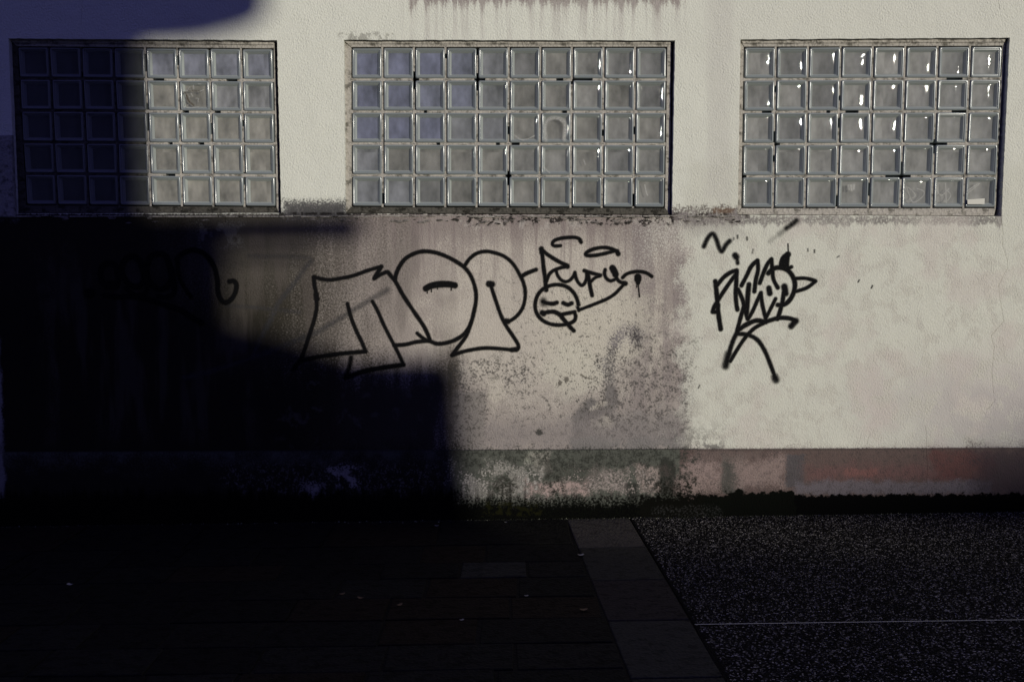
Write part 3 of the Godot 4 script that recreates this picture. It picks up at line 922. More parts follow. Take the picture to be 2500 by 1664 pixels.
		for r in 5:
			for c in nx:
				var p := bil(g, (c + 0.5) / nx, (r + 0.5) / 5.0)
				var px := bil(g, (c + 1.0) / nx, (r + 0.5) / 5.0) - bil(g, float(c) / nx, (r + 0.5) / 5.0)
				var py := bil(g, (c + 0.5) / nx, r / 5.0) - bil(g, (c + 0.5) / nx, (r + 1.0) / 5.0)
				var b := put("glass_block", protos[rng.randi() % 7], win)
				var sx: float = (px.length() - 0.0115) / 0.1835
				var sy: float = (py.length() - 0.0115) / 0.1835
				b.transform = Transform3D(Basis(Vector3(px.x, px.y, 0).normalized() * sx, Vector3(py.x, py.y, 0).normalized() * sy, Vector3(0, 0, 1)), Vector3(p.x, p.y, zf + 0.005 + rng.randf_range(-0.0012, 0.0012)))
				b.rotate_object_local(Vector3.UP, rng.randf_range(-0.035, 0.035))
				b.rotate_object_local(Vector3.RIGHT, rng.randf_range(-0.026, 0.026))
				var t := 0
				var d := rng.randf()
				if w == 1:
					t = clampi(3 - c + (1 if r < 3 else 0) - (2 if r > 2 else 0) + rng.randi_range(0, 1), 0, 3)  # bluish backs paint a sky reflection into the upper left blocks
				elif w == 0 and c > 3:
					t = (7 if r == 0 else 8 if r == 1 and c > 5 else 6)  # paler backs paint in the sunlit half, bluish ones the reflected sky
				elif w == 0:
					t = 5  # shade painted into the left columns
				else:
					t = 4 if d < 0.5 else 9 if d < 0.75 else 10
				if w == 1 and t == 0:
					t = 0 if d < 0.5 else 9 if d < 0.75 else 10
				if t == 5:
					b.set_surface_override_material(0, rim_shaded)
					b.set_surface_override_material(1, side_shaded)
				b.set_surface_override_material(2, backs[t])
		var kids := win.get_children()
		if w == 0:
			kids[8 + 5].set_meta("label", "cracked glass block with brown dirt in the break")


func ledge_and_pilaster() -> void:
	# the crumbling lip of cement under the two left windows
	var st := st_new()
	var x := -3.12
	var m := mortar_mat(Color(0.34, 0.32, 0.29), Color(0.03, 0.028, 0.025), 41, -0.02)
	var y := 1.9155
	while x < 1.36:
		var l := rng.randf_range(0.04, 0.22)
		var h := rng.randf_range(0.005, 0.010)
		var d := rng.randf_range(0.004, 0.012)
		if rng.randf() < (0.12 if x < -0.9 else 0.28):
			h *= 0.5
			d *= 0.3
		var yy := y - 0.004 + rng.randf_range(-0.002, 0.002)
		slab(st, [Vector2(x, yy - h), Vector2(x + l, yy - h - rng.randf_range(-0.002, 0.002)), Vector2(x + l, yy + rng.randf_range(-0.001, 0.002)), Vector2(x, yy)], -0.02, d, 0.002)
		x += l + rng.randf_range(0.0, 0.008)
	put("ledge", st.commit(), building, m)
	# cracked flakes of render just under it
	st = st_new()
	for i in 70:
		var cx := rng.randf_range(-0.75, 1.45) if i > 14 else rng.randf_range(-3.0, -0.75)
		var cy := 1.893 + rng.randf_range(-0.030, 0.012)
		var r := rng.randf_range(0.006, 0.022)
		var pts := []
		for k in 6:
			var t := TAU * k / 6.0
			var q := r * rng.randf_range(0.6, 1.2)
			pts.append(Vector3(cx + cos(t) * q * 1.7, cy + sin(t) * q * 0.55, rng.randf_range(0.0005, 0.006)))
		var mid := Vector3(cx, cy, 0.006)
		for k in 6:
			var a: Vector3 = pts[k]
			var b: Vector3 = pts[(k + 1) % 6]
			tri(st, mid, a, b)
			quad(st, Vector3(a.x, a.y, -0.002), Vector3(b.x, b.y, -0.002), b, a)
	var fl := put("render_flakes", st.commit(), building, mortar_mat(Color(0.22, 0.2, 0.185), Color(0.012, 0.011, 0.01), 44, -0.12))
	fl.set_meta("kind", "stuff")
	# a bare cement pilaster at the left edge
	st = st_new()
	box(st, Vector3(-3.60, 1.90, -0.01), Vector3(-3.085, 2.405, 0.02), 0.006)
	box(st, Vector3(-3.60, 1.90, -0.01), Vector3(-3.192, 2.335, 0.030), 0.004)
	put("pilaster", st.commit(), building, mortar_mat(Color(0.30, 0.29, 0.28), Color(0.12, 0.12, 0.12), 47, 0.05))


# ---------------------------------------------------------------- spray paint
func smooth(pts: Array) -> Array:
	var out := []
	var n := pts.size()
	for i in n - 1:
		var a: Vector2 = pts[maxi(i - 1, 0)]
		var b: Vector2 = pts[i]
		var c: Vector2 = pts[i + 1]
		var d: Vector2 = pts[mini(i + 2, n - 1)]
		var k := maxi(2, int(b.distance_to(c) / 0.005))
		for s in k:
			out.append(b.cubic_interpolate(c, a, d, float(s) / k))
	out.append(pts[n - 1])
	return out


func spray(called: String, label: String, strokes: Array, paint: Material, z: float, cell: float, ragged := 0.12) -> MeshInstance3D:
	# the paint as a thin skin of small squares, thinning out where the spray did; each stroke is [width, strength, softness, points]
	var lo := Vector2(1e9, 1e9)
	var hi := -lo
	for s in strokes:
		for p in s[3]:
			lo = lo.min(p)
			hi = hi.max(p)
	lo -= Vector2(0.09, 0.09)
	hi += Vector2(0.09, 0.09)
	var w := int((hi.x - lo.x) / cell) + 2
	var h := int((hi.y - lo.y) / cell) + 2
	var cov := PackedFloat32Array()
	cov.resize(w * h)
	var nz := noise(called.length() + 3, 30.0, 3, 0.6)
	for s in strokes:
		var soft: float = s[2]
		var a: float = s[1]
		for p in smooth(s[3]):
			var r: float = s[0] * 0.5 * (1.0 + 0.10 * nz.get_noise_2d(p.x * 0.4, p.y * 0.4))
			var ro := r * (1.0 + soft) + 0.002
			var ri := r * (1.0 - soft) - 0.001
			for j in range(int((p.y - ro - lo.y) / cell), int((p.y + ro - lo.y) / cell) + 2):
				for i in range(int((p.x - ro - lo.x) / cell), int((p.x + ro - lo.x) / cell) + 2):
					var d: float = Vector2(lo.x + i * cell, lo.y + j * cell).distance_to(p)
					if d < ro:
						var t := clampf((ro - d) / (ro - ri), 0.0, 1.0)
						t = t * t * (3.0 - 2.0 * t) * a
						var k := j * w + i
						if t > cov[k]:
							cov[k] = t
	var st := st_new()
	var index := PackedInt32Array()
	index.resize(w * h)
	index.fill(-1)
	var count := 0
	st.set_normal(Vector3(0, 0, 1))
	for j in h - 1:
		for i in w - 1:
			var k := j * w + i
			if cov[k] < 0.015 and cov[k + 1] < 0.015 and cov[k + w] < 0.015 and cov[k + w + 1] < 0.015:
				continue
			for q in [k, k + 1, k + w, k + w + 1]:
				if index[q] < 0:
					index[q] = count
					count += 1
					var x: float = lo.x + (q % w) * cell
					var y: float = lo.y + (q / w) * cell
					var v: float = cov[q]
					v = clampf(v * (1.0 + ragged * (nz.get_noise_2d(x * 2.0, y * 2.0) + nz.get_noise_2d(x * 7.0, y * 7.0))), 0.0, 1.0)
					st.set_color(Color(1, 1, 1, v))
					st.set_normal(Vector3(0, 0, 1))
					st.add_vertex(Vector3(x, y, z))
			for q in [k, k + w, k + w + 1, k, k + w + 1, k + 1]:
				st.add_index(index[q])
	var o := put(called, st.commit(), building, paint)
	o.set_meta("label", label)
	return o


func paint_mat(c: Color) -> StandardMaterial3D:
	var m := mat(c, 0.8, 0.15)
	m.vertex_color_use_as_albedo = true
	m.transparency = BaseMaterial3D.TRANSPARENCY_ALPHA
	return m


func graffiti() -> void:
	var black := paint_mat(lin(0.006, 0.006, 0.0065))
	var worn := paint_mat(lin(0.06, 0.06, 0.065))
	var scratch := paint_mat(lin(0.55, 0.55, 0.52))
	var brown := paint_mat(lin(0.06, 0.045, 0.03))
	spray("faded_graffiti", "faint grey remains of older spray lines behind the large outline letters", [
		[0.0288, 0.42, 0.9, [Vector2(-1.2522, 1.634), Vector2(-1.2988, 1.5787), Vector2(-1.3457, 1.5136), Vector2(-1.3992, 1.4483), Vector2(-1.4461, 1.3927), Vector2(-1.4799, 1.3371), Vector2(-1.5141, 1.2649), Vector2(-1.555, 1.1926), Vector2(-1.603, 1.0938), Vector2(-1.6308, 1.0278)]],
		[0.0288, 0.42, 0.9, [Vector2(-0.778, 1.4516), Vector2(-0.8768, 1.396), Vector2(-0.9955, 1.3239), Vector2(-1.141, 1.2353), Vector2(-1.2403, 1.1794), Vector2(-1.3725, 1.1267), Vector2(-1.5049, 1.074), Vector2(-1.6705, 1.0145), Vector2(-1.8695, 0.9484), Vector2(-2.0685, 0.8953)]],
		[0.0235, 0.3, 0.9, [Vector2(-1.7938, 1.3534), Vector2(-1.65, 1.3436), Vector2(-1.5062, 1.3305), Vector2(-1.3363, 1.3108)]],
		[0.0262, 0.3, 0.9, [Vector2(-1.6428, 1.6633), Vector2(-1.5255, 1.66), Vector2(-1.3952, 1.66), Vector2(-1.2649, 1.6503)]],
	], worn, 0.0008, 0.006, 0.4)
	spray("graffiti_scrawl", "black scrawl of four rounded letters, underlined, in the dark part of the wall", [
		[0.0509, 1, 0.5, [Vector2(-2.6541, 1.427), Vector2(-2.6398, 1.4298)]],
		[0.0362, 1, 0.35, [Vector2(-2.4651, 1.4948), Vector2(-2.4658, 1.5568), Vector2(-2.4812, 1.6019), Vector2(-2.5203, 1.6159), Vector2(-2.5576, 1.5962), Vector2(-2.5733, 1.5512), Vector2(-2.561, 1.5004), Vector2(-2.528, 1.4722), Vector2(-2.4711, 1.4835)]],
		[0.0509, 1, 0.4, [Vector2(-2.5335, 1.4778), Vector2(-2.4826, 1.4778)]],
		[0.034, 1, 0.35, [Vector2(-2.3045, 1.5681), Vector2(-2.3306, 1.6356), Vector2(-2.3693, 1.6609), Vector2(-2.4152, 1.6356), Vector2(-2.4397, 1.5793), Vector2(-2.4246, 1.523), Vector2(-2.3865, 1.4778), Vector2(-2.3358, 1.4722), Vector2(-2.3006, 1.5117), Vector2(-2.3045, 1.5681)]],
		[0.0283, 1, 0.35, [Vector2(-2.2987, 1.5737), Vector2(-2.2893, 1.5117), Vector2(-2.2886, 1.4439), Vector2(-2.3207, 1.4128), Vector2(-2.3768, 1.427), Vector2(-2.4153, 1.4609)]],
		[0.0351, 1, 0.35, [Vector2(-2.1347, 1.5793), Vector2(-2.1607, 1.6581), Vector2(-2.2109, 1.675), Vector2(-2.2595, 1.6525), Vector2(-2.2844, 1.5793), Vector2(-2.2724, 1.5117), Vector2(-2.2287, 1.4609), Vector2(-2.1721, 1.4609), Vector2(-2.1311, 1.5117), Vector2(-2.1347, 1.5793)]],
		[0.0294, 1, 0.35, [Vector2(-2.1261, 1.585), Vector2(-2.1169, 1.5117), Vector2(-2.1162, 1.4383), Vector2(-2.1568, 1.4043), Vector2(-2.2133, 1.41)]],
		[0.0283, 1, 0.35, [Vector2(-2.0935, 1.6412), Vector2(-2.0587, 1.675), Vector2(-2.0073, 1.6974), Vector2(-1.9511, 1.6918), Vector2(-1.8957, 1.6525), Vector2(-1.8579, 1.585), Vector2(-1.8428, 1.5117), Vector2(-1.8417, 1.4439), Vector2(-1.826, 1.393), Vector2(-1.7954, 1.3715), Vector2(-1.7581, 1.393), Vector2(-1.7315, 1.4383), Vector2(-1.7248, 1.4835), Vector2(-1.7412, 1.506), Vector2(-1.7667, 1.5032)]],
		[0.0249, 0.8, 0.35, [Vector2(-2.0883, 1.6244), Vector2(-2.0849, 1.5455), Vector2(-2.0585, 1.4778), Vector2(-2.0097, 1.4043)]],
		[0.0317, 1, 0.35, [Vector2(-2.5526, 1.4156), Vector2(-2.468, 1.4072), Vector2(-2.3775, 1.4072), Vector2(-2.2818, 1.3902), Vector2(-2.1865, 1.359), Vector2(-2.0855, 1.325), Vector2(-2.0131, 1.2796), Vector2(-1.9488, 1.2427)]],
	], black, 0.0016, 0.004, 0.22)
	spray("graffiti_outline", "large black outline letters TOP, a closed eye drawn inside the O", [
		[0.022, 1, 0.35, [Vector2(-1.2396, 1.5318), Vector2(-1.1888, 1.5188), Vector2(-1.1366, 1.5136), Vector2(-1.0712, 1.5234), Vector2(-0.9926, 1.5397), Vector2(-0.9008, 1.5722), Vector2(-0.8156, 1.597)]],
		[0.0249, 1, 0.35, [Vector2(-0.8156, 1.597), Vector2(-0.8356, 1.5657), Vector2(-0.8622, 1.5214)]],
		[0.0234, 1, 0.35, [Vector2(-0.8622, 1.5214), Vector2(-0.8293, 1.5429), Vector2(-0.7866, 1.5625)]],
		[0.0234, 1, 0.35, [Vector2(-1.2396, 1.5318), Vector2(-1.2353, 1.4744), Vector2(-1.2256, 1.4287), Vector2(-1.2249, 1.3894), Vector2(-1.2245, 1.3371), Vector2(-1.2387, 1.2715), Vector2(-1.265, 1.1926), Vector2(-1.294, 1.107), Vector2(-1.3285, 1.0145)]],
		[0.0322, 1, 0.35, [Vector2(-1.2264, 1.4222), Vector2(-1.2223, 1.3927)]],
		[0.0264, 0.9, 0.8, [Vector2(-1.3285, 1.0145), Vector2(-1.3487, 0.9881), Vector2(-1.3757, 0.955)]],
		[0.0249, 1, 0.35, [Vector2(-1.3386, 1.0046), Vector2(-1.2362, 1.0278), Vector2(-1.111, 1.0463), Vector2(-1.0123, 1.0568), Vector2(-0.9202, 1.0634)]],
		[0.0234, 1, 0.35, [Vector2(-1.031, 1.3646), Vector2(-1.0186, 1.3108), Vector2(-1.0029, 1.2583), Vector2(-0.9744, 1.186), Vector2(-0.9456, 1.1267), Vector2(-0.9202, 1.0634)]],
		[0.022, 1, 0.35, [Vector2(-0.8737, 1.3777), Vector2(-0.8449, 1.3239), Vector2(-0.8065, 1.2353), Vector2(-0.7744, 1.1696), Vector2(-0.7358, 1.0938), Vector2(-0.7036, 1.0278), Vector2(-0.6843, 0.9801)]],
		[0.0278, 1, 0.35, [Vector2(-0.6843, 0.9801), Vector2(-0.7502, 0.9715), Vector2(-0.8491, 0.9563), Vector2(-0.9481, 0.9351), Vector2(-1.0507, 0.8967)]],
		[0.0249, 0.85, 0.7, [Vector2(-1.0127, 1.0278), Vector2(-1.0267, 0.9616), Vector2(-1.0507, 0.8967)]],
		[0.0244, 1, 0.35, [Vector2(-0.7751, 1.5619), Vector2(-0.7268, 1.499), Vector2(-0.6787, 1.412), Vector2(-0.6142, 1.314), Vector2(-0.5496, 1.2157), Vector2(-0.512, 1.128)]],
		[0.0244, 1, 0.35, [Vector2(-0.7301, 1.5044), Vector2(-0.7264, 1.5424), Vector2(-0.7042, 1.5944), Vector2(-0.6657, 1.6453), Vector2(-0.6112, 1.6766), Vector2(-0.5569, 1.6906), Vector2(-0.4919, 1.6863), Vector2(-0.4269, 1.6669), Vector2(-0.362, 1.6355), Vector2(-0.2971, 1.5912), Vector2(-0.2538, 1.5316), Vector2(-0.2291, 1.4555), Vector2(-0.2249, 1.3903), Vector2(-0.2382, 1.314), Vector2(-0.2603, 1.2375), Vector2(-0.2987, 1.1773), Vector2(-0.3535, 1.139), Vector2(-0.4192, 1.1171), Vector2(-0.4738, 1.1138), Vector2(-0.512, 1.128)]],
		[0.0244, 1, 0.35, [Vector2(-0.7417, 1.1028), Vector2(-0.6706, 1.1083), Vector2(-0.6049, 1.1236), Vector2(-0.5393, 1.1302), Vector2(-0.512, 1.128)]],
		[0.0219, 1, 0.35, [Vector2(-0.5957, 1.1795), Vector2(-0.561, 1.15), Vector2(-0.5196, 1.128)]],
		[0.039, 1, 0.2, [Vector2(-0.5391, 1.4599), Vector2(-0.5041, 1.4773), Vector2(-0.4497, 1.486), Vector2(-0.3953, 1.486), Vector2(-0.3573, 1.4795)]],
		[0.0073, 1, 0.35, [Vector2(-0.5304, 1.4501), Vector2(-0.5306, 1.4316)]],
		[0.0073, 1, 0.35, [Vector2(-0.5042, 1.461), Vector2(-0.5044, 1.4392)]],
		[0.0061, 1, 0.35, [Vector2(-0.4661, 1.4751), Vector2(-0.4662, 1.4555)]],
		[0.0073, 1, 0.35, [Vector2(-0.3802, 1.4751), Vector2(-0.3803, 1.449)]],
		[0.0219, 1, 0.35, [Vector2(-0.2916, 1.6074), Vector2(-0.2643, 1.6453), Vector2(-0.2208, 1.6777), Vector2(-0.1665, 1.6906), Vector2(-0.1123, 1.6831), Vector2(-0.0473, 1.6593), Vector2(0.0069, 1.6128), Vector2(0.0504, 1.5424), Vector2(0.0776, 1.4773), Vector2(0.0832, 1.412), Vector2(0.0702, 1.3467), Vector2(0.0397, 1.2976), Vector2(0.0015, 1.2649), Vector2(-0.0367, 1.2463)]],
		[0.0244, 1, 0.35, [Vector2(0.0591, 1.5337), Vector2(0.0939, 1.5554), Vector2(0.1503, 1.5771)]],
		[0.039, 1, 0.35, [Vector2(-0.1431, 1.4881), Vector2(-0.1257, 1.486)]],
		[0.0232, 1, 0.35, [Vector2(-0.1344, 1.4881), Vector2(-0.1214, 1.4447), Vector2(-0.0997, 1.3794), Vector2(-0.0693, 1.2922), Vector2(-0.0367, 1.2266), Vector2(0.007, 1.1609), Vector2(0.0398, 1.1039), Vector2(0.0311, 1.0754), Vector2(-0.0017, 1.0743)]],
		[0.0293, 1, 0.35, [Vector2(0.0015, 1.0743), Vector2(0.0289, 1.0776)]],
		[0.0341, 1, 0.35, [Vector2(-0.0421, 1.2539), Vector2(-0.0257, 1.2539)]],
		[0.0232, 1, 0.35, [Vector2(-0.3781, 1.0402), Vector2(-0.2882, 1.0677), Vector2(-0.1789, 1.0852), Vector2(-0.0805, 1.082), Vector2(-0.0017, 1.0743)]],
		[0.0232, 1, 0.35, [Vector2(-0.3781, 1.0402), Vector2(-0.3318, 1.1006), Vector2(-0.2879, 1.1609), Vector2(-0.2636, 1.2211), Vector2(-0.2493, 1.2703)]],
	], black, 0.0016, 0.004, 0.22)
	spray("graffiti_tag", "black tag Rupy with a frowning round face below and a dripping eye at right", [
		[0.021, 1, 0.35, [Vector2(0.3031, 1.7261), Vector2(0.2672, 1.7245), Vector2(0.2523, 1.7358), Vector2(0.2628, 1.7569), Vector2(0.3008, 1.7708), Vector2(0.3474, 1.7771), Vector2(0.3981, 1.7767), Vector2(0.4236, 1.7653), Vector2(0.43, 1.7506)]],
		[0.0238, 1, 0.35, [Vector2(0.4258, 1.7569), Vector2(0.4313, 1.7485)]],
		[0.0219, 1, 0.35, [Vector2(0.6614, 1.6789), Vector2(0.6443, 1.6966), Vector2(0.606, 1.7114), Vector2(0.5594, 1.7148), Vector2(0.5086, 1.7051), Vector2(0.4706, 1.6873), Vector2(0.4602, 1.6713), Vector2(0.4793, 1.6641), Vector2(0.5343, 1.6684), Vector2(0.5978, 1.6823), Vector2(0.6443, 1.6958)]],
		[0.0295, 1, 0.35, [Vector2(0.6549, 1.6916), Vector2(0.6635, 1.6747)]],
		[0.0314, 1, 0.35, [Vector2(0.1834, 1.7063), Vector2(0.1876, 1.6831)]],
		[0.0248, 1, 0.35, [Vector2(0.1846, 1.7042), Vector2(0.1911, 1.6578), Vector2(0.1976, 1.5944), Vector2(0.2063, 1.5309), Vector2(0.2107, 1.4885), Vector2(0.215, 1.4524)]],
		[0.0238, 1, 0.35, [Vector2(0.1868, 1.7021), Vector2(0.2165, 1.6755), Vector2(0.259, 1.6472), Vector2(0.3014, 1.6231), Vector2(0.3482, 1.602)]],
		[0.0295, 1, 0.35, [Vector2(0.3312, 1.6029), Vector2(0.3461, 1.5965)]],
		[0.0219, 1, 0.35, [Vector2(0.344, 1.5965), Vector2(0.3058, 1.5893), Vector2(0.2592, 1.5711), Vector2(0.2317, 1.5457), Vector2(0.2149, 1.5012)]],
		[0.0267, 1, 0.35, [Vector2(0.2085, 1.5054), Vector2(0.215, 1.4503)]],
		[0.02, 1, 0.35, [Vector2(0.2762, 1.5732), Vector2(0.2848, 1.5436), Vector2(0.3061, 1.5148), Vector2(0.3359, 1.5021), Vector2(0.3656, 1.5139), Vector2(0.3858, 1.5394), Vector2(0.3929, 1.5597)]],
		[0.021, 1, 0.35, [Vector2(0.3942, 1.5597), Vector2(0.3978, 1.5351), Vector2(0.4124, 1.5012), Vector2(0.4359, 1.4791), Vector2(0.4549, 1.4927), Vector2(0.4666, 1.5224), Vector2(0.4681, 1.5563)]],
		[0.0219, 1, 0.35, [Vector2(0.4523, 1.5711), Vector2(0.5012, 1.5555), Vector2(0.5543, 1.5427)]],
		[0.0191, 1, 0.35, [Vector2(0.5531, 1.5385), Vector2(0.5184, 1.5258), Vector2(0.4952, 1.5033)]],
		[0.0238, 1, 0.35, [Vector2(0.4736, 1.5563), Vector2(0.4824, 1.5097), Vector2(0.4912, 1.463), Vector2(0.5022, 1.4163)]],
		[0.021, 1, 0.35, [Vector2(0.5825, 1.5766), Vector2(0.5785, 1.5521), Vector2(0.5914, 1.5224), Vector2(0.617, 1.5076), Vector2(0.6437, 1.516)]],
		[0.04, 1, 0.2, [Vector2(0.6283, 1.5868), Vector2(0.6412, 1.5648), Vector2(0.6477, 1.5478)]],
		[0.0219, 1, 0.35, [Vector2(0.6455, 1.5521), Vector2(0.6586, 1.5182), Vector2(0.68, 1.4991), Vector2(0.7055, 1.4927)]],
		[0.0314, 1, 0.35, [Vector2(0.6992, 1.4927), Vector2(0.7098, 1.4906)]],
		[0.02, 1, 0.35, [Vector2(0.7055, 1.4906), Vector2(0.6803, 1.463), Vector2(0.6424, 1.4248), Vector2(0.5959, 1.395), Vector2(0.5365, 1.3695), Vector2(0.4813, 1.3482), Vector2(0.4198, 1.3248)]],
		[0.021, 1, 0.35, [Vector2(0.4198, 1.3226), Vector2(0.4133, 1.3397)]],
		[0.0229, 1, 0.35, [Vector2(0.4174, 1.3588), Vector2(0.4053, 1.3993), Vector2(0.383, 1.4375), Vector2(0.3488, 1.4673), Vector2(0.3063, 1.4817), Vector2(0.2595, 1.4821), Vector2(0.2128, 1.4673), Vector2(0.1747, 1.4375), Vector2(0.1535, 1.3993), Vector2(0.1451, 1.3525), Vector2(0.1537, 1.3098), Vector2(0.1793, 1.2715), Vector2(0.2178, 1.2458), Vector2(0.2604, 1.233), Vector2(0.3073, 1.2309), Vector2(0.3499, 1.2373), Vector2(0.3882, 1.2552), Vector2(0.4, 1.28), Vector2(0.3943, 1.3056)]],
		[0.0257, 1, 0.35, [Vector2(0.194, 1.378), Vector2(0.2174, 1.3686), Vector2(0.2557, 1.3644), Vector2(0.2812, 1.3716)]],
		[0.0381, 0.75, 0.9, [Vector2(0.1961, 1.3823), Vector2(0.2004, 1.3674)]],
		[0.0257, 1, 0.35, [Vector2(0.3216, 1.3695), Vector2(0.3493, 1.3584), Vector2(0.3748, 1.3674)]],
		[0.0257, 1, 0.35, [Vector2(0.192, 1.3035), Vector2(0.2261, 1.312), Vector2(0.2644, 1.3133), Vector2(0.2985, 1.2971), Vector2(0.3199, 1.2715), Vector2(0.3456, 1.2416), Vector2(0.3714, 1.2117), Vector2(0.3877, 1.1954)]],
		[0.0333, 1, 0.35, [Vector2(0.1912, 1.3077), Vector2(0.1984, 1.3013)]],
		[0.0229, 1, 0.35, [Vector2(0.2985, 1.2936), Vector2(0.3411, 1.303), Vector2(0.3943, 1.3133)]],
		[0.021, 1, 0.35, [Vector2(0.6925, 1.5275), Vector2(0.7135, 1.5478), Vector2(0.7473, 1.5605), Vector2(0.7897, 1.5656), Vector2(0.8365, 1.5584), Vector2(0.8749, 1.5351)]],
		[0.0438, 1, 0.15, [Vector2(0.7875, 1.5309), Vector2(0.7877, 1.516)]],
		[0.0286, 1, 0.2, [Vector2(0.7869, 1.5139), Vector2(0.7887, 1.497)]],
		[0.0076, 1, 0.2, [Vector2(0.7896, 1.4927), Vector2(0.7944, 1.446), Vector2(0.7991, 1.4078)]],
		[0.0067, 1, 0.2, [Vector2(0.782, 1.4927), Vector2(0.781, 1.4673)]],
	], black, 0.0016, 0.0035, 0.22)
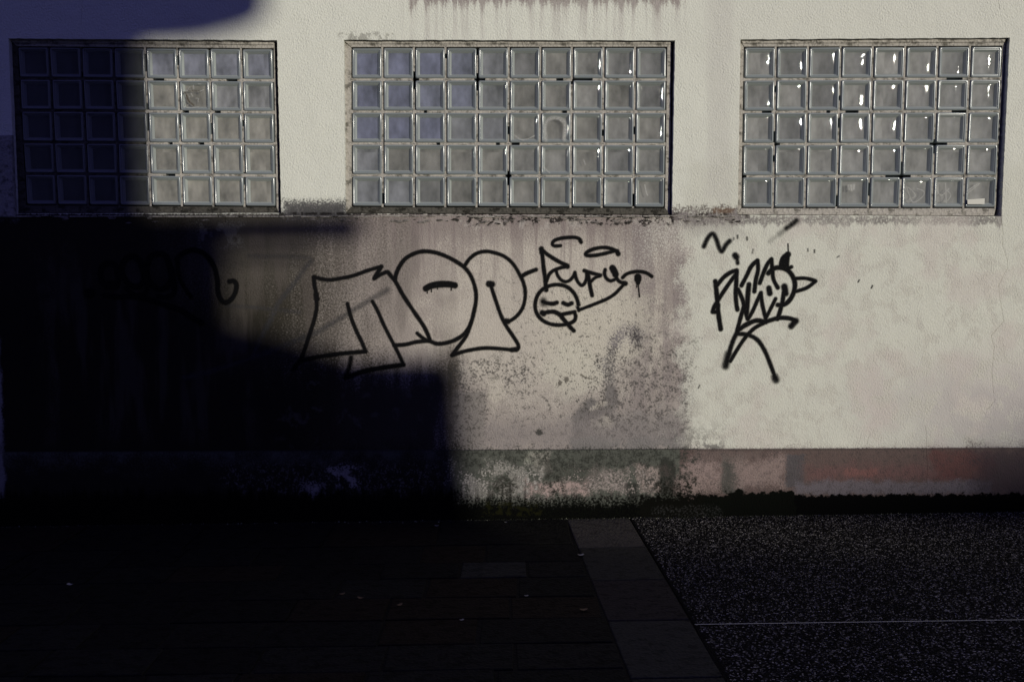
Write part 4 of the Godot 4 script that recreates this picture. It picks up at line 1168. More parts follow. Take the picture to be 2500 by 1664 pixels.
	spray("graffiti_character", "tangled black tag with a spiky round head and a pointed nose on the white wall", [
		[0.0253, 0.95, 0.7, [Vector2(1.1975, 1.7217), Vector2(1.2228, 1.7761), Vector2(1.2523, 1.7999), Vector2(1.2754, 1.7627), Vector2(1.2912, 1.7179), Vector2(1.3104, 1.6918), Vector2(1.3359, 1.7329), Vector2(1.3579, 1.7552)]],
		[0.0371, 1, 0.5, [Vector2(1.3933, 1.6657), Vector2(1.401, 1.6567)]],
		[0.0219, 0.9, 0.6, [Vector2(1.4049, 1.6507), Vector2(1.41, 1.6171)]],
		[0.0101, 0.7, 0.6, [Vector2(1.406, 1.7887), Vector2(1.4063, 1.7738)]],
		[0.0101, 0.7, 0.6, [Vector2(1.4646, 1.7776), Vector2(1.4664, 1.7627)]],
		[0.0084, 0.5, 0.7, [Vector2(1.3815, 1.7738), Vector2(1.3817, 1.7642)]],
		[0.0076, 0.5, 0.7, [Vector2(1.505, 1.703), Vector2(1.5003, 1.6806)]],
		[0.0287, 1, 0.35, [Vector2(1.2724, 1.5047), Vector2(1.281, 1.4409), Vector2(1.2866, 1.3807), Vector2(1.2947, 1.3053), Vector2(1.3115, 1.2056)]],
		[0.0253, 1, 0.35, [Vector2(1.2841, 1.4799), Vector2(1.3246, 1.5295), Vector2(1.369, 1.5609), Vector2(1.4049, 1.5722)]],
		[0.027, 1, 0.35, [Vector2(1.4049, 1.5722), Vector2(1.404, 1.501), Vector2(1.4017, 1.4258), Vector2(1.4066, 1.3656), Vector2(1.4141, 1.3279)]],
		[0.0253, 1, 0.35, [Vector2(1.3957, 1.5422), Vector2(1.3554, 1.4859), Vector2(1.3115, 1.4183), Vector2(1.2713, 1.3506), Vector2(1.2591, 1.3144)]],
		[0.0253, 1, 0.35, [Vector2(1.2592, 1.3129), Vector2(1.287, 1.3166), Vector2(1.2938, 1.3581)]],
		[0.0253, 1, 0.35, [Vector2(1.4367, 1.4784), Vector2(1.4671, 1.5385), Vector2(1.4959, 1.5984), Vector2(1.5327, 1.6343)]],
		[0.0253, 1, 0.35, [Vector2(1.5342, 1.6343), Vector2(1.5384, 1.5759), Vector2(1.5262, 1.516), Vector2(1.518, 1.4409)]],
		[0.0253, 1, 0.35, [Vector2(1.5507, 1.4934), Vector2(1.5719, 1.5534), Vector2(1.5969, 1.6133), Vector2(1.621, 1.6433)]],
		[0.0253, 1, 0.35, [Vector2(1.6211, 1.6418), Vector2(1.6278, 1.5759), Vector2(1.6366, 1.516), Vector2(1.6641, 1.4649)]],
		[0.0287, 1, 0.35, [Vector2(1.6035, 1.5549), Vector2(1.6329, 1.5834), Vector2(1.6763, 1.5894), Vector2(1.7217, 1.5744), Vector2(1.754, 1.5385), Vector2(1.7702, 1.4934), Vector2(1.7662, 1.4409), Vector2(1.7411, 1.3882), Vector2(1.7041, 1.3581), Vector2(1.6665, 1.3566)]],
		[0.0371, 1, 0.25, [Vector2(1.6837, 1.5946), Vector2(1.6938, 1.6433), Vector2(1.7231, 1.6717)]],
		[0.0337, 1, 0.25, [Vector2(1.7022, 1.6059), Vector2(1.7161, 1.6507), Vector2(1.7232, 1.6694)]],
		[0.0303, 1, 0.35, [Vector2(1.721, 1.6657), Vector2(1.717, 1.6133), Vector2(1.7216, 1.5759)]],
		[0.0219, 1, 0.35, [Vector2(1.7215, 1.5797), Vector2(1.7474, 1.5946)]],
		[0.0076, 1, 0.35, [Vector2(1.7216, 1.7366), Vector2(1.7251, 1.6844)]],
		[0.0219, 1, 0.35, [Vector2(1.768, 1.522), Vector2(1.8355, 1.5235), Vector2(1.896, 1.5085)]],
		[0.0219, 1, 0.35, [Vector2(1.8999, 1.5055), Vector2(1.8446, 1.4634), Vector2(1.77, 1.4394)]],
		[0.0337, 1, 0.35, [Vector2(1.6085, 1.4619), Vector2(1.6152, 1.4296)]],
		[0.0388, 1, 0.4, [Vector2(1.7053, 1.4709), Vector2(1.7138, 1.4296)]],
		[0.0253, 1, 0.35, [Vector2(1.4162, 1.4544), Vector2(1.446, 1.3882), Vector2(1.46, 1.3279), Vector2(1.4801, 1.2676)]],
		[0.0236, 1, 0.35, [Vector2(1.4816, 1.2676), Vector2(1.5092, 1.3166), Vector2(1.5394, 1.3882), Vector2(1.5595, 1.4333)]],
		[0.0236, 1, 0.35, [Vector2(1.5596, 1.4296), Vector2(1.5701, 1.3581), Vector2(1.5931, 1.2714)]],
		[0.0219, 1, 0.35, [Vector2(1.5945, 1.2751), Vector2(1.6219, 1.3317), Vector2(1.6521, 1.3957)]],
		[0.0303, 1, 0.35, [Vector2(1.4832, 1.4844), Vector2(1.4784, 1.4258), Vector2(1.4752, 1.3581), Vector2(1.4718, 1.3053)]],
		[0.027, 1, 0.35, [Vector2(1.7023, 1.4371), Vector2(1.6961, 1.3807), Vector2(1.6824, 1.3204), Vector2(1.667, 1.2691)]],
		[0.0253, 1, 0.35, [Vector2(1.4522, 1.343), Vector2(1.4347, 1.2751), Vector2(1.4137, 1.192)]],
		[0.0287, 1, 0.35, [Vector2(1.4152, 1.192), Vector2(1.4657, 1.2298), Vector2(1.533, 1.2585), Vector2(1.5936, 1.2487)]],
		[0.027, 1, 0.35, [Vector2(1.586, 1.2487), Vector2(1.6684, 1.2736), Vector2(1.7363, 1.2736), Vector2(1.7857, 1.2562)]],
		[0.0354, 1, 0.5, [Vector2(1.7819, 1.2562), Vector2(1.754, 1.2237)]],
		[0.027, 1, 0.5, [Vector2(1.4152, 1.1882), Vector2(1.3849, 1.1162), Vector2(1.3636, 1.0403), Vector2(1.3482, 0.9757)]],
		[0.0421, 0.9, 0.7, [Vector2(1.3635, 1.0479), Vector2(1.346, 0.9719)]],
		[0.0236, 1, 0.35, [Vector2(1.5861, 1.2449), Vector2(1.5264, 1.2132), Vector2(1.4746, 1.1617), Vector2(1.4233, 1.0859), Vector2(1.3757, 1.0023)]],
		[0.0253, 1, 0.45, [Vector2(1.4178, 1.1753), Vector2(1.482, 1.1693), Vector2(1.5431, 1.1374), Vector2(1.5899, 1.0707), Vector2(1.6297, 0.9795), Vector2(1.6618, 0.8957)]],
		[0.0388, 0.95, 0.7, [Vector2(1.6579, 0.9033), Vector2(1.6659, 0.8842)]],
		[0.0287, 0.85, 0.9, [Vector2(1.7705, 1.8817), Vector2(1.7449, 1.8594), Vector2(1.7081, 1.8334)]],
		[0.0287, 0.35, 0.95, [Vector2(1.7081, 1.8334), Vector2(1.6641, 1.7962)]],
		[0.0219, 0.18, 0.95, [Vector2(1.6641, 1.7962), Vector2(1.6052, 1.7515)]],
		[0.0067, 0.6, 0.6, [Vector2(2.031, 1.6545), Vector2(2.0435, 1.6619)]],
		[0.0076, 0.8, 0.6, [Vector2(2.1668, 1.501), Vector2(2.1725, 1.5122)]],
		[0.0084, 0.9, 0.6, [Vector2(2.2506, 1.4634), Vector2(2.2562, 1.4769)]],
		[0.0076, 0.6, 0.6, [Vector2(1.8459, 1.7067), Vector2(1.8478, 1.6918)]],
		[0.0093, 0.7, 0.6, [Vector2(1.8874, 1.6993), Vector2(1.8885, 1.6844)]],
		[0.0076, 0.6, 0.6, [Vector2(1.1778, 0.8346), Vector2(1.1852, 0.8499)]],
	], black, 0.0016, 0.0035, 0.22)
	spray("paint_smear", "short pale smear on a glass block of the bottom row", [
		[0.0116, 0.55, 0.8, [Vector2(2.0953, 2.0992), Vector2(2.0993, 2.0749)]],
		[0.0116, 0.55, 0.8, [Vector2(2.1117, 2.0992), Vector2(2.1158, 2.0708)]],
		[0.0116, 0.55, 0.8, [Vector2(2.1297, 2.1017), Vector2(2.1287, 2.0789)]],
	], scratch, -0.0195, 0.003, 0.3)
	spray("paint_arch", "white arch of thin paint wiped onto one glass block", [
		[0.0206, 0.42, 0.6, [Vector2(0.2097, 2.3771), Vector2(0.2049, 2.4409), Vector2(0.214, 2.4909), Vector2(0.2508, 2.5117), Vector2(0.2969, 2.509), Vector2(0.3247, 2.4863), Vector2(0.3295, 2.4409), Vector2(0.3233, 2.3817)]],
		[0.0075, 0.5, 0.6, [Vector2(0.2785, 2.5117), Vector2(0.334, 2.4727), Vector2(0.3664, 2.4499)]],
	], scratch, -0.0195, 0.003, 0.5)
	spray("block_crack", "pale splinter lines across the cracked glass block", [
		[0.0031, 0.6, 0.6, [Vector2(-1.9691, 2.7115), Vector2(-1.9664, 2.6913)]],
		[0.0031, 0.6, 0.6, [Vector2(-2.0019, 2.6888), Vector2(-1.9938, 2.7014)]],
		[0.0031, 0.6, 0.6, [Vector2(-2.033, 2.6787), Vector2(-2.0124, 2.6812), Vector2(-1.9816, 2.6787)]],
		[0.0031, 0.6, 0.6, [Vector2(-1.9406, 2.6736), Vector2(-1.9173, 2.6787), Vector2(-1.9068, 2.6862)]],
		[0.0031, 0.6, 0.6, [Vector2(-1.9368, 2.7203), Vector2(-1.9239, 2.7203)]],
		[0.0031, 0.6, 0.6, [Vector2(-2.0152, 2.58), Vector2(-2.0045, 2.5952)]],
		[0.0031, 0.6, 0.6, [Vector2(-2.0128, 2.5749), Vector2(-1.9793, 2.5749), Vector2(-1.9405, 2.58)]],
		[0.0031, 0.6, 0.6, [Vector2(-2.0375, 2.6104), Vector2(-2.0307, 2.5775)]],
		[0.0031, 0.6, 0.6, [Vector2(-1.9748, 2.6458), Vector2(-1.9846, 2.6635)]],
		[0.0031, 0.6, 0.6, [Vector2(-1.9929, 2.6407), Vector2(-1.9979, 2.6483)]],
		[0.0031, 0.6, 0.6, [Vector2(-1.9546, 2.6331), Vector2(-1.9417, 2.6319), Vector2(-1.9423, 2.6104)]],
	], scratch, -0.0235, 0.002, 0.5)
	spray("block_crack", "brown dirt lodged along the break of the cracked glass block", [
		[0.0089, 0.8, 0.7, [Vector2(-2.023, 2.6686), Vector2(-2.0108, 2.6458), Vector2(-2.0037, 2.623), Vector2(-1.9887, 2.6066), Vector2(-1.9686, 2.5901)]],
		[0.0058, 0.5, 0.8, [Vector2(-1.9996, 2.6787), Vector2(-1.9765, 2.6787), Vector2(-1.9482, 2.6787), Vector2(-1.9328, 2.6761)]],
		[0.0037, 0.5, 0.8, [Vector2(-2.04, 2.6129), Vector2(-2.0196, 2.6078), Vector2(-2.0253, 2.5876)]],
		[0.0052, 0.5, 0.8, [Vector2(-2.0333, 2.6686), Vector2(-2.0208, 2.6584)]],
	], brown, -0.0228, 0.002, 0.6)
	spray("scratch", "thin pale line scratched into a glass block of the bottom row", [
		[0.0041, 0.5, 0.5, [Vector2(2.434, 2.0668), Vector2(2.4661, 2.0871), Vector2(2.5129, 2.0383), Vector2(2.4768, 2.0139)]],
	], scratch, -0.0185, 0.0022, 0.3)
	spray("scratch", "thin pale line scratched into a glass block of the bottom row", [
		[0.0041, 0.5, 0.5, [Vector2(2.4578, 2.0911), Vector2(2.4979, 1.9977), Vector2(2.5583, 2.0302), Vector2(2.5654, 2.0627), Vector2(2.5238, 2.0789)]],
	], scratch, -0.0185, 0.0022, 0.3)
	spray("scratch", "thin pale line scratched into a glass block of the bottom row", [
		[0.0041, 0.5, 0.5, [Vector2(2.6381, 2.0911), Vector2(2.6728, 2.0383), Vector2(2.7205, 2.0789)]],
	], scratch, -0.0185, 0.0022, 0.3)
	spray("scratch", "thin pale line scratched into a glass block of the bottom row", [
		[0.0041, 0.5, 0.5, [Vector2(2.717, 2.0627), Vector2(2.7343, 2.0383), Vector2(2.715, 2.0058), Vector2(2.6947, 2.0017)]],
	], scratch, -0.0185, 0.0022, 0.3)
	spray("scratch", "thin pale line scratched into a glass block of the bottom row", [
		[0.0041, 0.5, 0.5, [Vector2(2.6988, 2.1114), Vector2(2.7089, 1.9936)]],
	], scratch, -0.0185, 0.0022, 0.3)
	spray("scratch", "thin pale line scratched into a glass block of the bottom row", [
		[0.0041, 0.5, 0.5, [Vector2(2.8357, 2.0668), Vector2(2.8836, 2.0992), Vector2(2.9079, 2.1074), Vector2(2.8324, 2.0465)]],
	], scratch, -0.0185, 0.0022, 0.3)
	spray("scratch", "pale scratch on a glass block of the widest window", [
		[0.0047, 0.6, 0.5, [Vector2(0.8271, 2.1026), Vector2(0.8369, 2.0567), Vector2(0.8464, 2.0383)]],
	], scratch, -0.0195, 0.0022, 0.3)
	spray("scratch", "pale scratch on a glass block of the widest window", [
		[0.0047, 0.6, 0.5, [Vector2(0.9079, 2.6857), Vector2(0.9357, 2.6676)]],
	], scratch, -0.0195, 0.0022, 0.3)
	spray("scratch", "pale scratch on a glass block of the widest window", [
		[0.0047, 0.6, 0.5, [Vector2(0.7973, 2.7037), Vector2(0.8021, 2.6857)]],
	], scratch, -0.0195, 0.0022, 0.3)
	spray("scratch", "pale scratch on a glass block of the widest window", [
		[0.0047, 0.6, 0.5, [Vector2(0.0157, 2.409), Vector2(0.0665, 2.3771), Vector2(0.1404, 2.4044)]],
	], scratch, -0.0195, 0.0022, 0.3)
	spray("scratch", "pale scratch on a glass block of the widest window", [
		[0.0047, 0.6, 0.5, [Vector2(0.1963, 2.2127), Vector2(0.2334, 2.176)]],
	], scratch, -0.0195, 0.0022, 0.3)
	spray("scratch", "pale scratch on a glass block of the widest window", [
		[0.0047, 0.6, 0.5, [Vector2(0.446, 2.2539), Vector2(0.4554, 2.231)]],
	], scratch, -0.0195, 0.0022, 0.3)
	var sticker := st_new()
	slab(sticker, [Vector2(2.8417, 1.9833), Vector2(2.9471, 1.9838), Vector2(2.947, 2.0194), Vector2(2.8392, 2.0122)], -0.0212, -0.0196, 0.0)
	var s := put("paper_sticker", sticker.commit(), self, mat(lin(0.62, 0.61, 0.55), 0.85))
	s.set_meta("label", "torn cream paper sticker on the bottom right block of the right window")
	s.set_meta("category", "sticker")


# ---------------------------------------------------------------- ground
func gy(x: float) -> float:
	return SLOPE * (x - SLOPE_X)


func ground_and_street() -> void:
	# one sheet to the horizon
	var st := st_new()
	var e := 180.0
	quad(st, Vector3(-e, gy(-e) - 0.05, e), Vector3(e, gy(e) - 0.05, e), Vector3(e, gy(e) - 0.05, -e), Vector3(-e, gy(-e) - 0.05, -e))
	var o := put("ground", st.commit(), self, mat(lin(0.05, 0.048, 0.045)))
	o.set_meta("kind", "structure")
	# asphalt
	var am := mat(Color.WHITE, 1.0, 0.08)
	var im := Image.create(1024, 1024, false, Image.FORMAT_RGB8)
	var na := noise(61, 0.012, 4, 0.6).get_image(1024, 1024, false, false, true)
	var nb := noise(62, 0.20, 2, 0.6).get_image(1024, 1024, false, false, true)
	na.convert(Image.FORMAT_L8)
	nb.convert(Image.FORMAT_L8)
	var da := na.get_data()
	var db := nb.get_data()
	var bytes := PackedByteArray()
	bytes.resize(1024 * 1024 * 3)
	for k in 1024 * 1024:
		var g := db[k] / 255.0
		var v := (0.007 + 0.006 * da[k] / 255.0) + 0.03 * clampf((g - 0.62) * 4.0, 0.0, 1.0)
		var s := Color(v * 1.03, v, v * 0.92).linear_to_srgb()
		bytes[3 * k] = int(s.r * 255)
		bytes[3 * k + 1] = int(s.g * 255)
		bytes[3 * k + 2] = int(s.b * 255)
	am.albedo_texture = ImageTexture.create_from_image(Image.create_from_data(1024, 1024, false, Image.FORMAT_RGB8, bytes))
	am.uv1_triplanar = true
	am.uv1_world_triplanar = true
	am.uv1_scale = Vector3(0.41, 0.41, 0.41)
	nb.bump_map_to_normal_map(10.0)
	am.normal_enabled = true
	am.normal_texture = ImageTexture.create_from_image(nb)
	st = st_new()
	for k in 2:
		# two pours, either side of the pale joint
		var z0: float = [0.0, 1.8665][k]
		var z1: float = [1.8605, 13.0][k]
		var xa := 0.752 + 0.039 * z0
		var xb := 0.752 + 0.039 * minf(z1, 3.2)
		quad(st, Vector3(xa, gy(xa), z0), Vector3(xb, gy(xb), z1), Vector3(14, gy(14), z1), Vector3(14, gy(14), z0))
		quad(st, Vector3(xb, gy(xb) - 0.05, z1), Vector3(14, gy(14) - 0.05, z1), Vector3(14, gy(14), z1), Vector3(xb, gy(xb), z1))
		quad(st, Vector3(xa, gy(xa) - 0.05, z0), Vector3(xb, gy(xb) - 0.05, z1), Vector3(xb, gy(xb), z1), Vector3(xa, gy(xa), z0))
	o = put("road", st.commit(), self, am)
	o.set_meta("kind", "structure")
	var road := o
	st = st_new()
	var xl := 0.826
	quad(st, Vector3(xl, gy(xl) + 0.0045, 1.867), Vector3(14, gy(14) + 0.0045, 1.867), Vector3(14, gy(14) + 0.0045, 1.861), Vector3(xl, gy(xl) + 0.0045, 1.861))
	put("joint_strip", st.commit(), road, mat(lin(0.42, 0.42, 0.41), 0.6, 0.4))
	# stone chips standing out of the asphalt
	var chip := st_new()
	var cr := RandomNumberGenerator.new()
	cr.seed = 5
	var rim := []
	for i in 5:
		var t := TAU * i / 5.0
		var q := cr.randf_range(0.75, 1.15)
		rim.append(Vector3(cos(t) * q, cr.randf_range(-0.05, 0.1), -sin(t) * q * 0.8))
	for i in 5:
		tri(chip, Vector3(0.1, 0.42, 0), rim[i], rim[(i + 1) % 5])
		tri(chip, Vector3(0, -0.3, 0), rim[(i + 1) % 5], rim[i])
	var mm := MultiMesh.new()
	mm.transform_format = MultiMesh.TRANSFORM_3D
	mm.use_colors = true
	mm.mesh = chip.commit()
	mm.instance_count = 115000
	for i in mm.instance_count:
		var z := cr.randf_range(0.0, 2.75)
		var x := cr.randf_range(0.765 + 0.039 * z, 3.75)
		var s := cr.randf_range(0.0024, 0.0062)
		var b := Basis.from_euler(Vector3(cr.randf_range(-0.3, 0.3), cr.randf_range(0, TAU), cr.randf_range(-0.3, 0.3))).scaled(Vector3(s * cr.randf_range(0.8, 1.5), s * 0.8, s))
		mm.set_instance_transform(i, Transform3D(b, Vector3(x, gy(x) + 0.0004, z)))
		var v := cr.randf()
		v = 0.005 + 0.035 * v * v + (0.33 * pow(cr.randf(), 1.5) if cr.randf() < 0.34 else 0.0)
		mm.set_instance_color(i, Color(v * 1.07, v, v * 0.88))
	var mi := MultiMeshInstance3D.new()
	mi.name = "stone_chips"
	mi.multimesh = mm
	var cm := mat(Color.WHITE, 0.85, 0.15)
	cm.vertex_color_use_as_albedo = true
	mi.material_override = cm
	mi.set_meta("kind", "stuff")
	road.add_child(mi)
	# pavement: a bed of soil and the stones laid in it
	st = st_new()
	quad(st, Vector3(-8, gy(-8) - 0.007, 3.4), Vector3(0.90, gy(0.9) - 0.007, 3.4), Vector3(0.76, gy(0.76) - 0.007, 0.0), Vector3(-8, gy(-8) - 0.007, 0.0))
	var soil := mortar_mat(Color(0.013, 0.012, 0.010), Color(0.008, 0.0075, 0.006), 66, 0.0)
	var pave := put("pavement", st.commit(), self, soil)
	pave.set_meta("kind", "structure")
	var stones := []
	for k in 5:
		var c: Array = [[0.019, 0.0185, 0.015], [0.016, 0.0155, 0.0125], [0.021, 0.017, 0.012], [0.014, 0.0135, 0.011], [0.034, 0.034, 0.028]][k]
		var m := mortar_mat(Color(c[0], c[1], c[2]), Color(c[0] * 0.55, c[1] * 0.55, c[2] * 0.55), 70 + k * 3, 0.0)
		m.roughness = 0.7
		m.metallic_specular = 0.07
		m.uv1_world_triplanar = true
		stones.append(m)
	var rows := [0.012, 0.552, 0.887, 1.154, 1.449, 1.744, 2.043, 2.318, 2.62, 2.95, 3.3]
	for r in rows.size() - 1:
		var z0: float = rows[r] + 0.006
		var z1: float = rows[r + 1] - 0.006
		var x := strip_left((z0 + z1) / 2) - 0.012
		if r == 2:
			x = paver(pave, stones, 0, x, 0.30, z0, z1)
			x = paver(pave, stones, 4, x, 0.345, z0, z1)
		elif r == 4:
			x = paver(pave, stones, 2, x, 0.42, z0, z1)
		while x > -4.6:
			x = paver(pave, stones, rng.randi_range(0, 3), x, rng.randf_range(0.34, 0.58) if r > 0 else rng.randf_range(0.55, 0.8), z0, z1)
	# the strip of larger slabs between pavement and road
	var cuts := [0.012, 0.64, 1.222, 1.793, 2.422, 3.2]
	for k in cuts.size() - 1:
		var z0: float = cuts[k] + 0.005
		var z1: float = cuts[k + 1] - 0.005
		stone(pave, "edging_slab", [Vector2(strip_left(z0), z0), Vector2(strip_right(z0), z0 - 0.004), Vector2(strip_right(z1), z1 - 0.004), Vector2(strip_left(z1), z1)], 0.0, 0.004, stones_edge(k))
	# moss and crumbs along the foot of the wall
	var mo := st_new()
	for i in 5:
		var t := TAU * i / 5.0
		rim[i] = Vector3(cos(t), -0.1, -sin(t))
	for i in 5:
		tri(mo, Vector3(0.1, 0.7, 0), rim[i], rim[(i + 1) % 5])
	var m2 := MultiMesh.new()
	m2.transform_format = MultiMesh.TRANSFORM_3D
	m2.use_colors = true
	m2.mesh = mo.commit()
	m2.instance_count = 5200
	for i in m2.instance_count:
		var x := cr.randf_range(-3.6, 3.6)
		var z := absf(cr.randfn(0.0, 0.018)) + 0.005
		var s := cr.randf_range(0.002, 0.008)
		m2.set_instance_transform(i, Transform3D(Basis(Vector3.UP, cr.randf() * TAU).scaled(Vector3(s, s * cr.randf_range(0.5, 1.6), s)), Vector3(x, gy(x) - 0.001, z)))
		var v := cr.randf_range(0.008, 0.03) if cr.randf() < 0.93 else cr.randf_range(0.1, 0.35)
		m2.set_instance_color(i, Color(v, v * 1.02, v * 0.7))
	var mi2 := MultiMeshInstance3D.new()
	mi2.name = "moss_and_crumbs"
	mi2.multimesh = m2
	mi2.material_override = cm
	mi2.set_meta("kind", "stuff")
	pave.add_child(mi2)


var edge_stones := []


func stones_edge(k: int) -> Material:
	if edge_stones.is_empty():
		for c in [[0.070, 0.064, 0.052], [0.040, 0.039, 0.031], [0.034, 0.030, 0.026], [0.038, 0.0375, 0.031], [0.035, 0.034, 0.028]]:  # first slab paler: sunlight beside the wall put into its colour
			var m := mortar_mat(Color(c[0], c[1], c[2]), Color(c[0] * 0.6, c[1] * 0.6, c[2] * 0.6), 90 + edge_stones.size() * 3, 0.05)
			m.roughness = 0.8
			m.metallic_specular = 0.08
			m.uv1_world_triplanar = true
			edge_stones.append(m)
	return edge_stones[k]


func strip_left(z: float) -> float:
	return 0.350 + 0.0505 * z


func strip_right(z: float) -> float:
	return 0.744 + 0.039 * z


func paver(parent: Node, stones: Array, k: int, x: float, l: float, z0: float, z1: float) -> float:
	var j := 0.006
	stone(parent, "paver", [Vector2(x - l + rng.randf_range(-j, j), z0 + rng.randf_range(-j, j)), Vector2(x, z0 + rng.randf_range(-j, j)), Vector2(x + rng.randf_range(-j, j), z1 + rng.randf_range(-j, j)), Vector2(x - l, z1)], rng.randf_range(-0.003, 0.003), 0.004, stones[k])
	return x - l - rng.randf_range(0.010, 0.018)


func stone(parent: Node, called: String, p: Array, up: float, bevel: float, m: Material) -> void:
	# p: corners in x, z as seen from above: back left, back right, front right, front left
	var st := st_new()
	var c := Vector2.ZERO
	for q in p:
		c += q / 4.0
	var tilt := Vector2(rng.randf_range(-0.004, 0.004), rng.randf_range(-0.004, 0.004))
	var top := []
	var rim := []
	var low := []
	for q in p:
		var v: Vector2 = c - q
		var i: Vector2 = q + Vector2(signf(v.x), signf(v.y)) * bevel
		var h: float = gy(q.x) + up + (q - c).dot(tilt)
		top.append(Vector3(i.x, h, i.y))
		rim.append(Vector3(q.x, h - bevel * 0.8, q.y))
		low.append(Vector3(q.x, h - 0.04, q.y))
	quad(st, top[3], top[2], top[1], top[0])
	for i in 4:
		var j := (i + 1) % 4
		quad(st, top[i], top[j], rim[j], rim[i])
		quad(st, rim[i], rim[j], low[j], low[i])
	put(called, st.commit(), parent, m)


# ---------------------------------------------------------------- unseen casters across the street, behind the camera, shaped to shade the wall
func prism(st: SurfaceTool, poly: Array, z0: float, z1: float) -> void:
	slab(st, poly, z0, z1, 0.0)


func opposite_side() -> void:
	var grey := mortar_mat(Color(0.34, 0.32, 0.29), Color(0.2, 0.19, 0.18), 111, 0.1)
	var b := thing("house", "unseen grey house across the street, its outline shaped to shade the graffitied wall", "house", Vector3(0, 0, 15))  # eaves, wing, annexe and garden wall follow the shadow they should cast
	var s_house_wall := st_new()
	prism(s_house_wall, [Vector2(-5, -0.3), Vector2(7.1038, -0.3), Vector2(7.1038, 9.2), Vector2(-5, 9.2)], 0, 6)
	put("house_wall", s_house_wall.commit(), b, grey)
	var s_eaves := st_new()
	prism(s_eaves, [Vector2(6.8038, 6.1663), Vector2(6.8038, 5.7903), Vector2(6.9892, 5.7903), Vector2(7.3659, 5.8001), Vector2(7.6173, 5.8197), Vector2(7.7584, 5.8516), Vector2(7.8348, 5.903), Vector2(7.8713, 5.9715), Vector2(7.8853, 6.1663)], -0.02, 0.28)
	put("eaves", s_eaves.commit(), b, grey)
	var s_side_wing := st_new()
	prism(s_side_wing, [Vector2(7.1038, -0.3), Vector2(7.5897, -0.3), Vector2(7.5897, 4.0607), Vector2(7.6057, 4.7215), Vector2(7.1038, 4.7215)], 0.0, 5)
	put("side_wing", s_side_wing.commit(), b, grey)
	var s_annexe := st_new()
	prism(s_annexe, [Vector2(7.5897, -0.3), Vector2(9.1275, -0.3), Vector2(9.1275, 2.8358), Vector2(9.0772, 3.338), Vector2(9.0479, 3.7427), Vector2(8.9477, 3.8231), Vector2(8.3934, 3.8231), Vector2(8.0092, 3.9576), Vector2(7.5897, 4.0607)], 0.02, 5)
	put("annexe", s_annexe.commit(), b, grey)
	var s_garden_wall := st_new()
	prism(s_garden_wall, [Vector2(9.1175, -0.3), Vector2(15, -0.3), Vector2(15, 2.7033), Vector2(12.5044, 2.7033), Vector2(10.5294, 2.71), Vector2(9.1175, 2.7294)], 0.05, 0.3)
	put("garden_wall", s_garden_wall.commit(), b, grey)
	# its windows on the street side
	var glass := mat(lin(0.03, 0.035, 0.045), 0.1, 0.5)
	for k in 4:
		for s in 2:
			var x: float = -2.6 + k * 2.5
			var y: float = 1.2 + s * 3.0
			if x > 5.5:
				continue
			var st := st_new()
			box(st, Vector3(x, y, -0.04), Vector3(x + 1.1, y + 1.4, -0.02))
			put("house_window", st.commit(), b, glass)
	var far := thing("far_caster", "unseen distant shadow caster added to dim the lower right of the wall", "house", Vector3(0, 0, 52))  # added caster, out of view, for soft shade at lower right
	var fs := st_new()
	prism(fs, [Vector2(34.1918, -1), Vector2(42.4114, -1), Vector2(42.4114, 9.4221), Vector2(34.1918, 9.4221)], 0.0, 8.0)
	put("house_wall", fs.commit(), far, grey)
	var fr := st_new()
	prism(fr, [Vector2(33.7918, 9.4021), Vector2(42.4114, 9.4021), Vector2(42.4114, 9.7221), Vector2(36.4114, 10.2482), Vector2(35.7939, 10.1299), Vector2(33.7918, 9.5221)], -0.3, 8.3)
	put("roof", fr.commit(), far, mat(lin(0.12, 0.06, 0.045)))
	var frame := thing("caster_rails", "unseen rails on two posts, added to cast bands of shade under the left window", "frame", Vector3(0, 0, 12.5))  # added out of view to throw soft dark bands below the sill
	var f1 := st_new()
	prism(f1, [Vector2(5.3892, 4.0812), Vector2(6.8471, 4.0935), Vector2(6.8471, 4.2435), Vector2(5.3892, 4.2112)], -0.03, 0.03)
	put("rail", f1.commit(), frame, mat(lin(0.1, 0.1, 0.1), 0.5))
	f1 = st_new()
	prism(f1, [Vector2(5.383, 3.9632), Vector2(6.5587, 3.9763), Vector2(6.5587, 4.0203), Vector2(5.383, 4.0232)], -0.02, 0.02)
	put("rail", f1.commit(), frame, mat(lin(0.1, 0.1, 0.1), 0.5))
	for x in [5.4392, 5.8392]:
		f1 = st_new()
		box(f1, Vector3(x - 0.03, -0.1, -0.035), Vector3(x + 0.03, 4.1312, 0.036))
		put("post", f1.commit(), frame, mat(lin(0.1, 0.1, 0.1), 0.5))


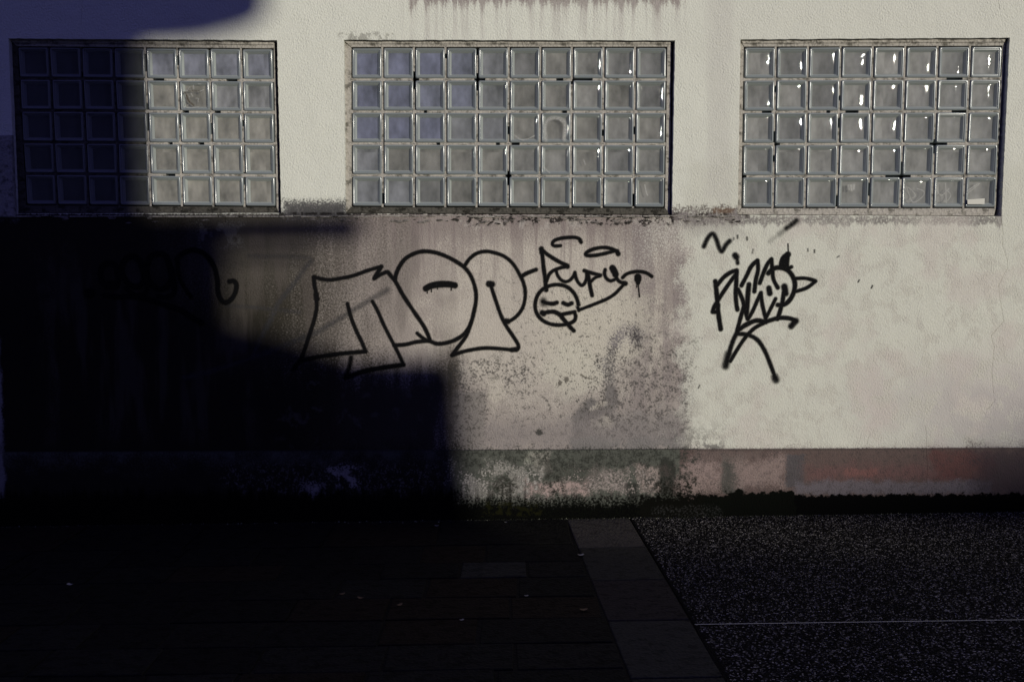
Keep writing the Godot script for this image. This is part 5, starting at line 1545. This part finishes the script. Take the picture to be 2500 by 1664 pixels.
func litter() -> void:
	var pale := mat(lin(0.36, 0.35, 0.31), 0.85)
	var leafm := mat(lin(0.16, 0.11, 0.06), 0.8)
	var spots := [
		["paper_scrap", -0.758, -0.0206, 0.03, 0.2, "largest pale paper scrap, against the foot of the dark wall"],
		["paper_scrap", -0.4704, 0.1403, 0.024, 0.0, "small pale paper scrap on the pavers just right of the largest scrap"],
		["paper_scrap", -0.0387, 0.0772, 0.017, 0.1, "tiny pale scrap by the wall, where sunlight reaches the paving"],
		["paper_scrap", 0.3843, 0.7953, 0.034, 0.3, "pale oval scrap on the seam between pavers and edging slabs"],
		["leaf", -0.8491, 1.3852, 0.032, 0.6, "dry leaf lying left of the two leaves on the dark pavers"],
		["leaf", -0.7473, 1.4491, 0.034, -0.4, "dry leaf in the middle of the dark pavers"],
		["leaf", -0.5434, 1.5556, 0.036, 0.9, "dry leaf lying right of the other leaves on the dark pavers"],
		["leaf", 0.3384, 1.6578, 0.04, 0.2, "brown leaf on the reddish paver beside the edging slabs"],
		["paper_scrap", -2.2996, 1.1795, 0.034, -0.3, "pale scrap at far left on the dark pavers"],
		["paper_scrap", 0.0707, 1.4477, 0.02, 0.2, "tiny pale scrap in the joint between two pavers"],
		["paper_scrap", -0.2326, 1.7628, 0.02, 0.5, "thin pale scrap near the front of the pavers"],
	]
	for s in spots:
		var st := st_new()
		var l: float = s[3]
		var n := 5
		for i in n:
			var a := float(i) / n - 0.5
			var b := float(i + 1) / n - 0.5
			var wa := l * 0.28 * (1.0 if s[0] == "paper_scrap" else sqrt(maxf(0.02, 1.0 - 3.9 * a * a)))
			var wb := l * 0.28 * (1.0 if s[0] == "paper_scrap" else sqrt(maxf(0.02, 1.0 - 3.9 * b * b)))
			var ha := l * (0.10 + 0.5 * a * a)
			var hb := l * (0.10 + 0.5 * b * b)
			for t in [0.0, -0.0006]:
				var p := [Vector3(a * l, ha + t, wa), Vector3(b * l, hb + t, wb), Vector3(b * l, hb + t, -wb), Vector3(a * l, ha + t, -wa)]
				if t == 0.0:
					quad(st, p[0], p[1], p[2], p[3])
				else:
					quad(st, p[3], p[2], p[1], p[0])
		var o := put(s[0], st.commit(), self, pale if s[0] == "paper_scrap" else leafm)
		o.position = Vector3(s[1], gy(s[1]) + 0.001, s[2])
		o.rotation.y = s[4]
		o.set_meta("label", s[5])
		o.set_meta("category", "litter" if s[0] == "paper_scrap" else "leaf")
		o.set_meta("group", "paper scraps on the dark paving" if s[0] == "paper_scrap" else "dry leaves on the dark paving")
